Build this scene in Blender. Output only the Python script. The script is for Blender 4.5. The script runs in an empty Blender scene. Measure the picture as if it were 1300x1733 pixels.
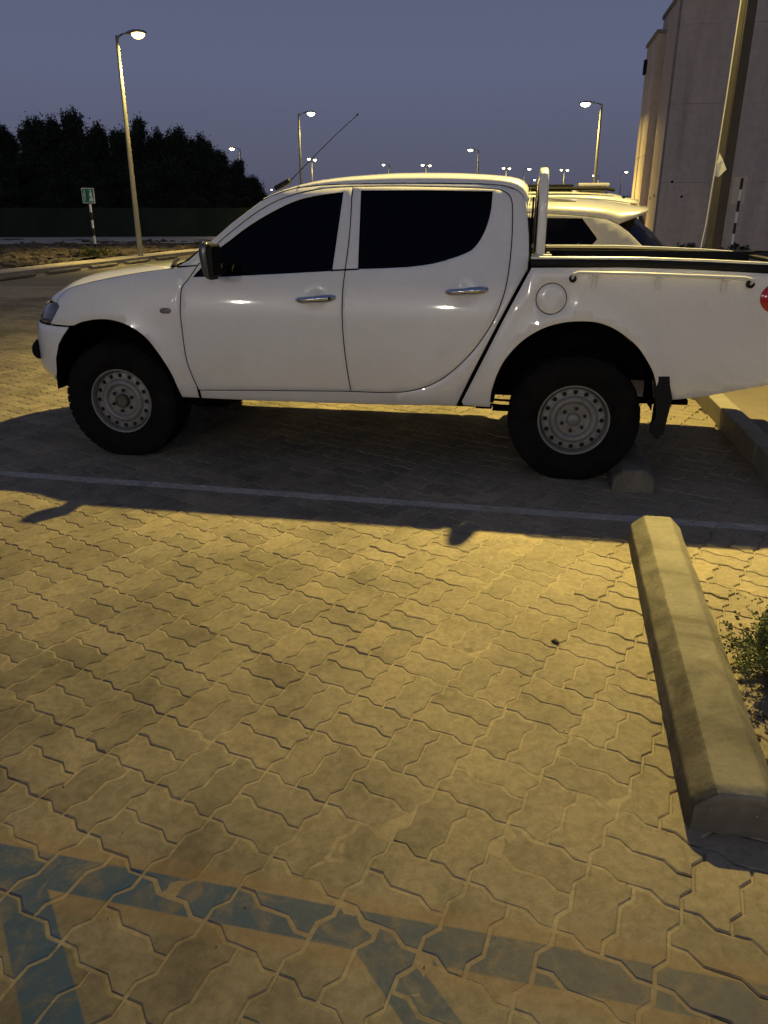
import bpy, bmesh, math, random
import numpy as np
from mathutils import Vector, Matrix
from mathutils.geometry import delaunay_2d_cdt

random.seed(7); rng = np.random.default_rng(11)
sc = bpy.context.scene
C = sc.collection
R = math.radians
# ------------------------------------------------------------------ camera, sky, exposure
cam_d = bpy.data.cameras.new('camera'); cam = bpy.data.objects.new('camera', cam_d); C.objects.link(cam)
cam_d.sensor_fit = 'VERTICAL'; cam_d.sensor_height = 24.0; cam_d.lens = 24.0 * 1300.0 / 1733.0
cam_d.clip_start = 0.05; cam_d.clip_end = 2500
cam.location = (0, 0, 1.553); cam.rotation_euler = (R(90 - 21.3), 0, 0)
sc.camera = cam
sc.view_settings.view_transform = 'Standard'; sc.view_settings.look = 'None'
sc.view_settings.exposure = 0.0; sc.view_settings.gamma = 1.0; sc.view_settings.use_curve_mapping = False
world = bpy.data.worlds.new('World'); sc.world = world; world.use_nodes = True
wn, wl = world.node_tree.nodes, world.node_tree.links
wn.clear()
wo = wn.new('ShaderNodeOutputWorld'); bg = wn.new('ShaderNodeBackground'); tc = wn.new('ShaderNodeTexCoord')
sp = wn.new('ShaderNodeSeparateXYZ'); rp = wn.new('ShaderNodeValToRGB')
wl.new(tc.outputs['Generated'], sp.inputs[0]); wl.new(sp.outputs['Z'], rp.inputs[0])
els = rp.color_ramp.elements                     # dusk: violet grey at the horizon, slate blue higher up
els[0].position = 0.0; els[0].color = (0.083, 0.080, 0.126, 1)
els[1].position = 1.0; els[1].color = (0.052, 0.074, 0.150, 1)
for p_, c_ in ((0.07, (0.100, 0.107, 0.162, 1)), (0.15, (0.111, 0.125, 0.206, 1)), (0.22, (0.106, 0.118, 0.196, 1)), (0.5, (0.082, 0.100, 0.180, 1))):
    e_ = els.new(p_); e_.color = c_
bg.inputs[1].default_value = 1.0
wl.new(rp.outputs[0], bg.inputs[0]); wl.new(bg.outputs[0], wo.inputs[0])
LAMP_COL = (1.0, 0.765, 0.22)
MAIN_W = 8700.0; LAMP_SIGN = -1.0
# ------------------------------------------------------------------ frames
TANG = R(-9.96); TO = Vector((-1.766, 5.021, 0))
EX = Vector((math.cos(TANG), math.sin(TANG), 0)); EY = Vector((-math.sin(TANG), math.cos(TANG), 0))
def L2W(x, y, z=0.0): return TO + EX * x + EY * y + Vector((0, 0, z))

# ------------------------------------------------------------------ helpers
def link(o, parent=None):
    C.objects.link(o)
    if parent is not None: o.parent = parent
    return o
def tag(o, label=None, cat=None, group=None, kind=None):
    if label: o['label'] = label
    if cat: o['category'] = cat
    if group: o['group'] = group
    if kind: o['kind'] = kind
    return o
def empty(name, loc=(0, 0, 0), rz=0.0):
    o = bpy.data.objects.new(name, None); C.objects.link(o); o.empty_display_size = 0.2
    o.location = loc; o.rotation_euler = (0, 0, rz); return o
def mesh_obj(name, V, F, mat, parent=None, smooth=False, loc=None):
    me = bpy.data.meshes.new(name); me.from_pydata([tuple(v) for v in V], [], [tuple(f) for f in F]); me.update()
    if mat is not None: me.materials.append(mat)
    if smooth: me.polygons.foreach_set('use_smooth', [True] * len(me.polygons))
    o = bpy.data.objects.new(name, me); link(o, parent)
    if loc is not None: o.location = loc
    return o
class MB:
    def __init__(s): s.V = []; s.F = []
    def add(s, V, F):
        b = len(s.V); s.V += [tuple(v) for v in V]; s.F += [tuple(i + b for i in f) for f in F]; return s
    def box(s, c, d, rz=0.0, bev=0.0, M=None):
        bm = bmesh.new(); bmesh.ops.create_cube(bm, size=1.0)
        for v in bm.verts: v.co = Vector((v.co.x * d[0], v.co.y * d[1], v.co.z * d[2]))
        if bev > 0: bmesh.ops.bevel(bm, geom=list(bm.edges), offset=bev, segments=2, profile=0.6, affect='EDGES')
        T = Matrix.Translation(c) @ (M if M is not None else Matrix.Rotation(rz, 4, 'Z'))
        bm.verts.ensure_lookup_table()
        s.add([T @ v.co for v in bm.verts], [[v.index for v in f.verts] for f in bm.faces]); bm.free(); return s
    def lathe(s, prof, n=32, M=None, close=False):        # prof: (r, h) about +Z
        M = M or Matrix.Identity(4); V = []; F = []
        for r, h in prof:
            for k in range(n):
                a = 2 * math.pi * k / n; V.append(M @ Vector((r * math.cos(a), r * math.sin(a), h)))
        for i in range(len(prof) - 1):
            for k in range(n):
                k2 = (k + 1) % n; F.append((i * n + k, i * n + k2, (i + 1) * n + k2, (i + 1) * n + k))
        if prof[0][0] > 1e-4 and close: F.append(tuple(range(n - 1, -1, -1)))
        if prof[-1][0] > 1e-4 and close: F.append(tuple((len(prof) - 1) * n + k for k in range(n)))
        return s.add(V, F)
    def tube(s, pts, r, n=8, cap=True, sq=1.0):
        pts = [Vector(p) for p in pts]; rr = r if isinstance(r, (list, tuple)) else [r] * len(pts)
        V = []; F = []; up = Vector((0, 0, 1)); prev = None
        for i, p in enumerate(pts):
            t = (pts[min(i + 1, len(pts) - 1)] - pts[max(i - 1, 0)]).normalized()
            if prev is None: a = t.orthogonal().normalized() if sq == 1.0 else (Vector((1, 0, 0)) - t * t.x).normalized()
            else: a = (prev - t * prev.dot(t)).normalized()
            prev = a; b = t.cross(a)
            for k in range(n):
                w = 2 * math.pi * k / n; cw, sw = math.cos(w), math.sin(w)
                if sq != 1.0: cw, sw = math.copysign(abs(cw) ** sq, cw), math.copysign(abs(sw) ** sq, sw)
                V.append(p + (a * cw + b * sw) * rr[i])
        for i in range(len(pts) - 1):
            for k in range(n):
                k2 = (k + 1) % n; F.append((i * n + k, i * n + k2, (i + 1) * n + k2, (i + 1) * n + k))
        if cap: F.append(tuple(range(n - 1, -1, -1))); F.append(tuple((len(pts) - 1) * n + k for k in range(n)))
        return s.add(V, F)
    def prism(s, poly, h0, h1, M=None):                    # poly in xy, extruded in z (then M)
        M = M or Matrix.Identity(4); n = len(poly)
        V = [M @ Vector((p[0], p[1], h0)) for p in poly] + [M @ Vector((p[0], p[1], h1)) for p in poly]
        F = [tuple(range(n - 1, -1, -1)), tuple(range(n, 2 * n))] + [(i, (i + 1) % n, n + (i + 1) % n, n + i) for i in range(n)]
        return s.add(V, F)
    def build(s, name, mat, parent=None, smooth=False, loc=None):
        o = mesh_obj(name, s.V, s.F, mat, parent, smooth, loc)
        if smooth:
            try: o.data.set_sharp_from_angle(angle=R(38))
            except Exception: pass
        return o
def hermite(xs, ys):
    xs = list(xs); ys = list(ys); n = len(xs)
    d = [(ys[i + 1] - ys[i]) / (xs[i + 1] - xs[i]) for i in range(n - 1)]
    m = [d[0]] + [0.0 if d[i - 1] * d[i] <= 0 else 2 * d[i - 1] * d[i] / (d[i - 1] + d[i]) for i in range(1, n - 1)] + [d[-1]]
    def f(x):
        if x <= xs[0]: return ys[0] + m[0] * (x - xs[0])
        if x >= xs[-1]: return ys[-1] + m[-1] * (x - xs[-1])
        i = max(k for k in range(n - 1) if xs[k] <= x); h = xs[i + 1] - xs[i]; t = (x - xs[i]) / h
        return (2*t**3-3*t*t+1)*ys[i] + (t**3-2*t*t+t)*h*m[i] + (-2*t**3+3*t*t)*ys[i+1] + (t**3-t*t)*h*m[i+1]
    return f
def curve(pts, k=4):                                       # open Catmull-Rom through pts
    P = [Vector((p[0], p[1])) for p in pts]; out = []
    for i in range(len(P) - 1):
        p0 = P[i - 1] if i else P[i] * 2 - P[i + 1]; p1, p2 = P[i], P[i + 1]
        p3 = P[i + 2] if i + 2 < len(P) else P[i + 1] * 2 - P[i]
        for j in range(k):
            t = j / k
            q = 0.5 * ((2 * p1) + (-p0 + p2) * t + (2 * p0 - 5 * p1 + 4 * p2 - p3) * t * t + (-p0 + 3 * p1 - 3 * p2 + p3) * t ** 3)
            out.append((q.x, q.y))
    out.append((P[-1].x, P[-1].y)); return out
def join(*segs):
    out = []
    for s in segs:
        for p in s:
            if not out or (abs(p[0] - out[-1][0]) + abs(p[1] - out[-1][1])) > 1e-4: out.append(tuple(p))
    if abs(out[0][0] - out[-1][0]) + abs(out[0][1] - out[-1][1]) < 1e-4: out.pop()
    return out
def area(p): return 0.5 * sum(p[i][0] * p[(i + 1) % len(p)][1] - p[(i + 1) % len(p)][0] * p[i][1] for i in range(len(p)))
def inset(poly, d):
    s = 1 if area(poly) > 0 else -1; n = len(poly); out = []
    for i in range(n):
        a, b, c = poly[i - 1], poly[i], poly[(i + 1) % n]
        e1 = Vector((b[0] - a[0], b[1] - a[1])).normalized(); e2 = Vector((c[0] - b[0], c[1] - b[1])).normalized()
        n1 = Vector((-e1.y, e1.x)) * s; n2 = Vector((-e2.y, e2.x)) * s; m = n1 + n2
        m = m / max(m.dot(n1), 0.35) if m.length > 1e-6 else n1
        out.append((b[0] + m.x * d, b[1] + m.y * d))
    return out
def inside(x, y, poly):
    c = False; j = len(poly) - 1
    for i in range(len(poly)):
        xi, yi = poly[i]; xj, yj = poly[j]
        if (yi > y) != (yj > y) and x < (xj - xi) * (y - yi) / (yj - yi) + xi: c = not c
        j = i
    return c
def dist_poly(x, y, poly):
    best = 9.0
    for i in range(len(poly)):
        a = poly[i - 1]; b = poly[i]; dx = b[0] - a[0]; dy = b[1] - a[1]; L = dx * dx + dy * dy
        t = 0 if L < 1e-12 else max(0, min(1, ((x - a[0]) * dx + (y - a[1]) * dy) / L))
        best = min(best, math.hypot(x - a[0] - t * dx, y - a[1] - t * dy))
    return best
def tri2d(outline, holes=(), step=0.05):
    pts = []; edges = []
    for lp in [outline] + list(holes):
        b = len(pts); pts += [Vector(p) for p in lp]; n = len(lp); edges += [(b + i, b + (i + 1) % n) for i in range(n)]
    xs = [p[0] for p in outline]; ys = [p[1] for p in outline]; row = 0
    y = min(ys) + step * 0.6
    while y < max(ys):
        x = min(xs) + (step * 0.5 if row % 2 else 0)
        while x < max(xs):
            if inside(x, y, outline) and not any(inside(x, y, h) for h in holes):
                if min(dist_poly(x, y, l) for l in [outline] + list(holes)) > step * 0.45: pts.append(Vector((x, y)))
            x += step
        y += step * 0.87; row += 1
    V, E, F, *_ = delaunay_2d_cdt(pts, edges, [], 0, 1e-7)
    out = []
    for f in F:
        cx = sum(V[i].x for i in f) / len(f); cy = sum(V[i].y for i in f) / len(f)
        if inside(cx, cy, outline) and not any(inside(cx, cy, h) for h in holes): out.append(tuple(f))
    return [(v.x, v.y) for v in V], out
_tri_cache = {}
def panel(name, outline, fmap, mat, parent, holes=(), step=0.05, depth=0.018, gap=0.0026, rnd=0.003, flip=False, lift=0.0):
    """a sheet-metal panel: outline in 2-D, fmap(u, v, d) -> 3-D point at depth d below the skin; rounded rim folded inwards"""
    key = (name, len(outline), round(sum(p[0] * 3 + p[1] for p in outline), 6), step, gap, len(holes))
    if key not in _tri_cache:
        o = inset(outline, gap + rnd); hs = [inset(h, -(rnd)) for h in holes]
        _tri_cache[key] = (o, hs) + tri2d(o, hs, step)
    o, hs, V2, F2 = _tri_cache[key]
    V = [fmap(u, v, -lift) for u, v in V2]; F = []
    for f in F2:
        a = sum(V2[f[i]][0] * V2[(f[(i + 1) % len(f)])][1] - V2[f[(i + 1) % len(f)]][0] * V2[f[i]][1] for i in range(len(f)))
        f = f if a > 0 else tuple(reversed(f))
        F.append(tuple(reversed(f)) if flip else f)
    ns = len(F); loops = [(o, inset(o, -rnd * 0.3), inset(o, -rnd))] + [(h, inset(h, rnd * 0.3), inset(h, rnd)) for h in hs]
    for base, r1, r2 in loops:
        n = len(base); rings = [(base, -lift), (r1, rnd * 0.3 - lift), (r2, rnd - lift), (r2, depth)]
        b = len(V); s = 1 if area(base) > 0 else -1
        if base is not o: s = -s
        for rr, d in rings: V += [fmap(u, v, d) for u, v in rr]
        for k in range(len(rings) - 1):
            for i in range(n):
                j = (i + 1) % n; q = (b + k * n + i, b + (k + 1) * n + i, b + (k + 1) * n + j, b + k * n + j)
                if (s > 0) == flip: q = tuple(reversed(q))
                F.append(q)
    ob = mesh_obj(name, V, F, mat, parent, smooth=True)
    if mat.name in ('white_car_paint', 'pearl_white_paint') and depth < .03:
        ob.data.materials.append(m_black)  # gap walls coloured black so the seams look as dark as shade
        seam_shade = set(); q0 = ns
        for base, r1, r2 in loops:
            n = len(base); seam_shade |= set(range(q0 + 2 * n, q0 + 3 * n)); q0 += 3 * n
        for i_ in seam_shade: ob.data.polygons[i_].material_index = 1
    bm = bmesh.new(); bm.from_mesh(ob.data); bmesh.ops.remove_doubles(bm, verts=bm.verts, dist=1e-5); bm.to_mesh(ob.data); bm.free()
    try: ob.data.set_sharp_from_angle(angle=R(50))
    except Exception: pass
    return ob
def grid(name, P, mat, parent=None, smooth=True, closed=False):     # P: rows of points
    nr, nc = len(P), len(P[0]); V = [p for r in P for p in r]; F = []
    for i in range(nr - 1):
        for j in range(nc - 1 + (1 if closed else 0)):
            j2 = (j + 1) % nc; F.append((i * nc + j, i * nc + j2, (i + 1) * nc + j2, (i + 1) * nc + j))
    return mesh_obj(name, V, F, mat, parent, smooth)

# ------------------------------------------------------------------ materials
def M(name, col, rough=0.6, metal=0.0, coat=0.0, spec=0.5):
    m = bpy.data.materials.new(name); m.use_nodes = True; b = m.node_tree.nodes['Principled BSDF']
    b.inputs['Base Color'].default_value = (*col, 1); b.inputs['Roughness'].default_value = rough
    b.inputs['Metallic'].default_value = metal; b.inputs['Coat Weight'].default_value = coat
    b.inputs['Coat Roughness'].default_value = 0.04; b.inputs['Specular IOR Level'].default_value = spec
    return m
class NT:
    def __init__(s, m): s.n = m.node_tree.nodes; s.l = m.node_tree.links; s.b = s.n['Principled BSDF']
    def node(s, t, **k):
        x = s.n.new(t)
        for a, v in k.items(): setattr(x, a, v)
        return x
    def pos(s):
        g = s.node('ShaderNodeNewGeometry'); return g.outputs['Position']
    def obj(s): return s.node('ShaderNodeTexCoord').outputs['Object']
    def noise(s, vec, scale, detail=4, rough=0.55, dist=0.0):
        x = s.node('ShaderNodeTexNoise'); x.inputs['Scale'].default_value = scale; x.inputs['Detail'].default_value = detail
        x.inputs['Roughness'].default_value = rough; x.inputs['Distortion'].default_value = dist; s.l.new(vec, x.inputs['Vector']); return x.outputs['Fac']
    def ramp(s, fac, stops):
        x = s.node('ShaderNodeValToRGB'); e = x.color_ramp.elements
        e[0].position = stops[0][0]; e[0].color = (*stops[0][1], 1); e[1].position = stops[-1][0]; e[1].color = (*stops[-1][1], 1)
        for p, c in stops[1:-1]: q = e.new(p); q.color = (*c, 1)
        s.l.new(fac, x.inputs[0]); return x.outputs[0]
    def math(s, op, a, b=None, c=None, clamp=False):
        x = s.node('ShaderNodeMath', operation=op, use_clamp=clamp)
        for i, v in enumerate((a, b, c)):
            if v is None: continue
            if isinstance(v, (int, float)): x.inputs[i].default_value = v
            else: s.l.new(v, x.inputs[i])
        return x.outputs[0]
    def mix(s, fac, a, b, typ='MIX'):
        x = s.node('ShaderNodeMix', data_type='RGBA', blend_type=typ)
        for i, v in ((0, fac), (6, a), (7, b)):
            if isinstance(v, (int, float)): x.inputs[i].default_value = v
            elif isinstance(v, tuple): x.inputs[i].default_value = (*v, 1)
            else: s.l.new(v, x.inputs[i])
        return x.outputs[2]
    def bump(s, h, strength, dist=0.01):
        x = s.node('ShaderNodeBump'); x.inputs['Strength'].default_value = strength; x.inputs['Distance'].default_value = dist
        s.l.new(h, x.inputs['Height']); s.l.new(x.outputs[0], s.b.inputs['Normal']); return x
    def color(s, c): s.l.new(c, s.b.inputs['Base Color'])

def smooth_band(t, v, lo, hi, soft):      # 1 inside [lo, hi]
    a = t.math('SMOOTHSTEP', v, lo - soft, lo + soft) if False else None
    up = t.node('ShaderNodeMapRange', interpolation_type='SMOOTHSTEP'); t.l.new(v, up.inputs[0])
    up.inputs[1].default_value = lo - soft; up.inputs[2].default_value = lo + soft
    dn = t.node('ShaderNodeMapRange', interpolation_type='SMOOTHSTEP'); t.l.new(v, dn.inputs[0])
    dn.inputs[1].default_value = hi - soft; dn.inputs[2].default_value = hi + soft; dn.inputs[3].default_value = 1; dn.inputs[4].default_value = 0
    return t.math('MULTIPLY', up.outputs[0], dn.outputs[0])

def ground_mat(name, sand):
    """concrete pavers (or the sand between them) with dust, stains and the painted lines"""
    m = M(name, (0.3, 0.27, 0.21), 0.85, spec=0.3); t = NT(m); P = t.pos()
    big = t.noise(P, 0.7, 4, 0.6); mid = t.noise(P, 3.2, 5, 0.62, 0.6); fine = t.noise(P, 38, 5, 0.7); grit = t.noise(P, 260, 3, 0.7)
    if sand:
        base = t.ramp(mid, [(0.3, (0.245, 0.203, 0.140)), (0.7, (0.345, 0.285, 0.196))])
    else:
        inf = t.node('ShaderNodeObjectInfo')
        base = t.ramp(mid, [(0.25, (0.160, 0.138, 0.106)), (0.5, (0.202, 0.174, 0.130)), (0.75, (0.245, 0.209, 0.152))])
        at = t.node('ShaderNodeAttribute', attribute_name='tone'); at.attribute_type = 'GEOMETRY'
        tone = t.ramp(t.math('FRACT', t.math('ADD', inf.outputs['Random'], at.outputs['Fac'])), [(0, (0.76, 0.75, 0.74)), (0.45, (0.98, 0.98, 0.98)), (0.8, (1.06, 1.04, 1.0)), (1, (1.18, 1.14, 1.06))])
        base = t.mix(1.0, base, tone, 'MULTIPLY')
    stain = t.ramp(big, [(0.34, (0.50, 0.50, 0.47)), (0.50, (1, 1, 1)), (0.7, (1.20, 1.17, 1.08))])
    base = t.mix(0.85, base, stain, 'MULTIPLY')
    dust = t.noise(P, 1.3, 6, 0.65, 1.2)
    dm = t.node('ShaderNodeMapRange'); t.l.new(dust, dm.inputs[0]); dm.inputs[1].default_value = 0.5; dm.inputs[2].default_value = 0.72; dm.inputs[4].default_value = 0.55
    base = t.mix(dm.outputs[0], base, (0.285, 0.242, 0.166))
    sx = t.node('ShaderNodeSeparateXYZ'); t.l.new(P, sx.inputs[0])       # sand blown against the wheel stop
    lxn = t.math('ADD', t.math('MULTIPLY', t.math('ADD', sx.outputs[0], 1.766), 0.985), t.math('MULTIPLY', t.math('SUBTRACT', sx.outputs[1], 5.021), -0.173))
    zq = t.node('ShaderNodeMapRange', interpolation_type='SMOOTHSTEP'); t.l.new(t.math('ADD', lxn, t.math('MULTIPLY', mid, 0.9)), zq.inputs[0]); zq.inputs[1].default_value = 2.1; zq.inputs[2].default_value = 3.3
    base = t.mix(t.math('MULTIPLY', zq.outputs[0], 0.38), base, (0.37, 0.31, 0.205))
    fn = t.ramp(fine, [(0.25, (0.66, 0.66, 0.66)), (0.62, (1.12, 1.12, 1.12))]); base = t.mix(0.85, base, fn, 'MULTIPLY')
    mt = t.noise(P, 11, 6, 0.72, 1.0); base = t.mix(0.8, base, t.ramp(mt, [(0.30, (0.70, 0.69, 0.67)), (0.52, (1, 1, 1)), (0.72, (1.10, 1.09, 1.06))]), 'MULTIPLY')
    gr = t.ramp(grit, [(0.3, (0.86, 0.86, 0.86)), (0.75, (1.12, 1.12, 1.12))]); base = t.mix(0.7, base, gr, 'MULTIPLY')
    spots = t.node('ShaderNodeTexVoronoi'); spots.inputs['Scale'].default_value = 2.3; t.l.new(P, spots.inputs['Vector'])
    sd = t.math('LESS_THAN', t.math('ADD', spots.outputs['Distance'], t.math('MULTIPLY', fine, 0.05)), 0.075)
    base = t.mix(t.math('MULTIPLY', sd, 0.55), base, (0.10, 0.085, 0.06))
    # painted lines, world coordinates in metres
    s = t.node('ShaderNodeSeparateXYZ'); t.l.new(P, s.inputs[0]); X, Y = s.outputs[0], s.outputs[1]
    wear = t.noise(P, 9, 6, 0.75, 0.8); wear2 = t.noise(P, 1.1, 3, 0.5)
    bay = t.math('ADD', Y, t.math('MULTIPLY', X, 0.206))
    wline = smooth_band(t, bay, 4.115, 4.205, 0.004)
    k = 0.26 if sand else 0.52
    base = t.mix(t.math('MULTIPLY', t.math('MULTIPLY', wline, k), t.ramp(wear, [(0.3, (0.35,) * 3), (0.6, (1,) * 3)])), base, (0.62, 0.60, 0.56))
    band = t.math('ADD', Y, t.math('MULTIPLY', X, 0.218)); b1 = smooth_band(t, band, 1.245, 1.352, 0.003)
    dg = t.math('ADD', t.math('MULTIPLY', X, 0.843), t.math('MULTIPLY', Y, 0.537))
    d1 = smooth_band(t, dg, -0.042, 0.066, 0.003); d2 = smooth_band(t, dg, 0.618, 0.722, 0.003); d3 = smooth_band(t, dg, -0.70, -0.595, 0.003)
    ds = t.math('MAXIMUM', t.math('MAXIMUM', d1, d2), d3); ds = t.math('MULTIPLY', ds, t.math('LESS_THAN', band, 1.25))
    blue = t.math('MAXIMUM', b1, ds, clamp=True)
    fade = t.node('ShaderNodeMapRange'); t.l.new(X, fade.inputs[0]); fade.inputs[1].default_value = -0.4; fade.inputs[2].default_value = 0.5
    fade.inputs[3].default_value = 0.93; fade.inputs[4].default_value = 0.60
    wr = t.ramp(wear, [(0.36, (0.35,) * 3), (0.50, (0.85,) * 3), (0.62, (1,) * 3)])
    bm_ = t.math('MULTIPLY', t.math('MULTIPLY', blue, fade.outputs[0]), wr, clamp=True)
    if sand: bm_ = t.math('MULTIPLY', bm_, 0.22)
    bcol = t.mix(fade.outputs[0], (0.085, 0.110, 0.120), (0.026, 0.070, 0.140))
    # primer ghost beside the band
    gh = t.math('MULTIPLY', smooth_band(t, band, 1.195, 1.40, 0.02), 0.28)
    base = t.mix(gh, base, (0.27, 0.165, 0.08))
    base = t.mix(bm_, base, bcol)
    t.color(base)
    hh = t.math('ADD', t.math('MULTIPLY', fine, 0.5), t.math('MULTIPLY', grit, 0.35))
    t.bump(hh, 0.5 if not sand else 0.8, 0.004)
    return m
m_paver = ground_mat('paver_concrete', False); m_sand = ground_mat('joint_sand', True)
def noisy(name, c1, c2, scale=6, rough=0.8, bump=0.3, bscale=60, bd=0.004, spec=0.4, extra=None, objspace=False):
    m = M(name, c1, rough, spec=spec); t = NT(m); P = t.obj() if objspace else t.pos()
    a = t.noise(P, scale, 6, 0.65, 0.4); b = t.noise(P, scale * 9, 4, 0.6)
    c = t.ramp(a, [(0.32, c1), (0.68, c2)]); c = t.mix(0.5, c, t.ramp(b, [(0.3, (0.8,) * 3), (0.7, (1.15,) * 3)]), 'MULTIPLY')
    if extra: c = extra(t, P, c)
    t.color(c); t.bump(t.noise(P, bscale, 5, 0.7), bump, bd); return m
def stop_extra(t, P, c):
    s = t.noise(P, 2.2, 5, 0.7, 1.0); k = t.ramp(s, [(0.42, (0.55, 0.54, 0.52)), (0.56, (1, 1, 1))]); c = t.mix(0.8, c, k, 'MULTIPLY')
    g = t.noise(P, 90, 2, 0.5); k2 = t.ramp(g, [(0.74, (0, 0, 0)), (0.80, (1, 1, 1))]); return t.mix(k2, c, (0.62, 0.60, 0.55))
m_stop = noisy('cast_concrete', (0.155, 0.141, 0.112), (0.225, 0.204, 0.158), 5, 0.85, 0.6, 55, 0.006, extra=stop_extra)
def stop_side_extra(t, P, c):
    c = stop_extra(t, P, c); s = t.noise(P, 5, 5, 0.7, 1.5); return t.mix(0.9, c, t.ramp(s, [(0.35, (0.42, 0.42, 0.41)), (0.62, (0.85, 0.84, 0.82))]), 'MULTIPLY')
m_stop_side = noisy('darker_side_concrete', (0.13, 0.118, 0.094), (0.20, 0.181, 0.14), 5, 0.85, 0.6, 55, 0.006, extra=stop_side_extra)  # darker, mottled concrete for the side and chamfer faces
m_kerb = noisy('kerb_concrete', (0.25, 0.22, 0.17), (0.33, 0.30, 0.23), 4, 0.85, 0.4, 50)
m_far = noisy('far_paving', (0.15, 0.125, 0.085), (0.20, 0.17, 0.12), 0.6, 0.9, 0.35, 14, 0.01)
m_dirt = noisy('dry_soil', (0.055, 0.042, 0.028), (0.10, 0.077, 0.052), 0.9, 0.95, 0.9, 9, 0.05)
m_path = noisy('sandy_path', (0.40, 0.34, 0.25), (0.48, 0.41, 0.30), 1.0, 0.95, 0.3, 12, 0.02)
m_rock = noisy('dark_rock', (0.03, 0.024, 0.018), (0.11, 0.082, 0.055), 3, 0.9, 0.8, 20, 0.02)
def wall_extra(t, P, c):
    s = t.node('ShaderNodeMapping'); s.inputs['Scale'].default_value = (1.4, 1.4, 0.12); t.l.new(P, s.inputs[0])
    k = t.ramp(t.noise(s.outputs[0], 1.4, 5, 0.6), [(0.35, (0.86, 0.85, 0.84)), (0.65, (1.06, 1.06, 1.05))]); return t.mix(0.8, c, k, 'MULTIPLY')
m_wall = noisy('painted_render', (0.68, 0.56, 0.42), (0.76, 0.63, 0.475), 0.5, 0.9, 0.25, 30, 0.01, extra=wall_extra)
m_cop = noisy('coping', (0.30, 0.26, 0.21), (0.36, 0.32, 0.27), 1, 0.85)
m_white = M('white_car_paint', (0.78, 0.77, 0.74), 0.32, coat=1.0); t = NT(m_white)
a_ = t.noise(t.obj(), 1.7, 5, 0.65, 0.8); b_ = t.noise(t.obj(), 60, 4, 0.7)
cc_ = t.mix(1.0, t.ramp(a_, [(0.3, (0.735, 0.722, 0.685)), (0.7, (0.80, 0.79, 0.765))]), t.ramp(b_, [(0.2, (0.93,) * 3), (0.6, (1.0,) * 3)]), 'MULTIPLY')
sz_ = t.node('ShaderNodeSeparateXYZ'); t.l.new(t.obj(), sz_.inputs[0])
dz_ = t.node('ShaderNodeMapRange'); t.l.new(t.math('ADD', sz_.outputs[2], t.math('MULTIPLY', a_, 0.3)), dz_.inputs[0])
dz_.inputs[1].default_value = 0.55; dz_.inputs[2].default_value = 0.95; dz_.inputs[3].default_value = 0.30; dz_.inputs[4].default_value = 0.0
cc_ = t.mix(dz_.outputs[0], cc_, (0.50, 0.43, 0.34)); t.color(cc_)          # road dust along the sills
rr_ = t.ramp(b_, [(0.3, (0.26,) * 3), (0.8, (0.42,) * 3)]); t.l.new(rr_, t.b.inputs['Roughness'])
m_white2 = M('pearl_white_paint', (0.50, 0.49, 0.46), 0.3, coat=0.6)
m_black = M('black_plastic', (0.008, 0.008, 0.009), 0.6, spec=0.2); m_rubber = noisy('tyre_rubber', (0.005, 0.005, 0.005), (0.012, 0.011, 0.010), 7, 0.9, 0.3, 80, spec=0.1, objspace=True)
m_dark = M('dark_underside', (0.005, 0.005, 0.005), 0.9, spec=0.05)
m_glass = M('tinted_glass', (0.002, 0.002, 0.004), 0.04, coat=0.0, spec=0.12)
m_rim = noisy('painted_steel_rim', (0.13, 0.127, 0.122), (0.21, 0.205, 0.195), 6, 0.42, 0.15, 90, objspace=True, spec=0.6)
m_hole = M('wheel_black', (0.008, 0.008, 0.008), 0.8)  # near-black drum behind the rim, also the wheel nuts
m_chrome = M('chrome', (0.55, 0.56, 0.60), 0.13, metal=1.0)
m_silver = M('grey_metal', (0.30, 0.30, 0.29), 0.35, metal=0.7)
m_mirror = M('dark_chrome', (0.12, 0.12, 0.115), 0.25, metal=0.6)
m_red = M('red_lens', (0.45, 0.012, 0.015), 0.12, coat=1.0); m_amber = M('smoked_lens', (0.16, 0.13, 0.11), 0.2, coat=0.6)
m_head = M('headlight_lens', (0.07, 0.07, 0.075), 0.08, coat=1.0)
m_pole = noisy('galvanised_pole', (0.16, 0.155, 0.135), (0.22, 0.21, 0.18), 3, 0.5, 0.1, 50, spec=0.5)
m_poleL = noisy('painted_column', (0.052, 0.047, 0.038), (0.070, 0.063, 0.050), 2, 0.7, 0.15, 60)
m_cloth = M('white_cloth', (0.72, 0.70, 0.62), 0.9)
m_pw = M('white_post_paint', (0.74, 0.73, 0.72), 0.6); m_pb = M('black_post_paint', (0.015, 0.015, 0.015), 0.6)
m_green = M('sign_green', (0.02, 0.22, 0.10), 0.45); m_signw = M('sign_white', (0.75, 0.78, 0.74), 0.45)
m_back = noisy('sign_back', (0.46, 0.42, 0.38), (0.52, 0.48, 0.43), 2, 0.7)
m_leaf = noisy('dark_needles', (0.020, 0.030, 0.012), (0.045, 0.058, 0.026), 0.6, 0.8, 0, 10)
m_bark = noisy('bark', (0.06, 0.045, 0.03), (0.11, 0.085, 0.06), 3, 0.9, 0.8, 20, 0.02)
m_bush = noisy('bush_leaf', (0.045, 0.075, 0.018), (0.12, 0.15, 0.04), 9, 0.6, 0, 10)
m_twig = noisy('twig', (0.10, 0.08, 0.045), (0.17, 0.14, 0.08), 20, 0.9)
m_shrub = noisy('verge_shrub', (0.06, 0.08, 0.02), (0.13, 0.14, 0.04), 3, 0.9, 0, 10)
m_net = noisy('green_netting', (0.015, 0.023, 0.011), (0.026, 0.038, 0.018), 0.8, 0.9, 0.2, 30)
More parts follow.
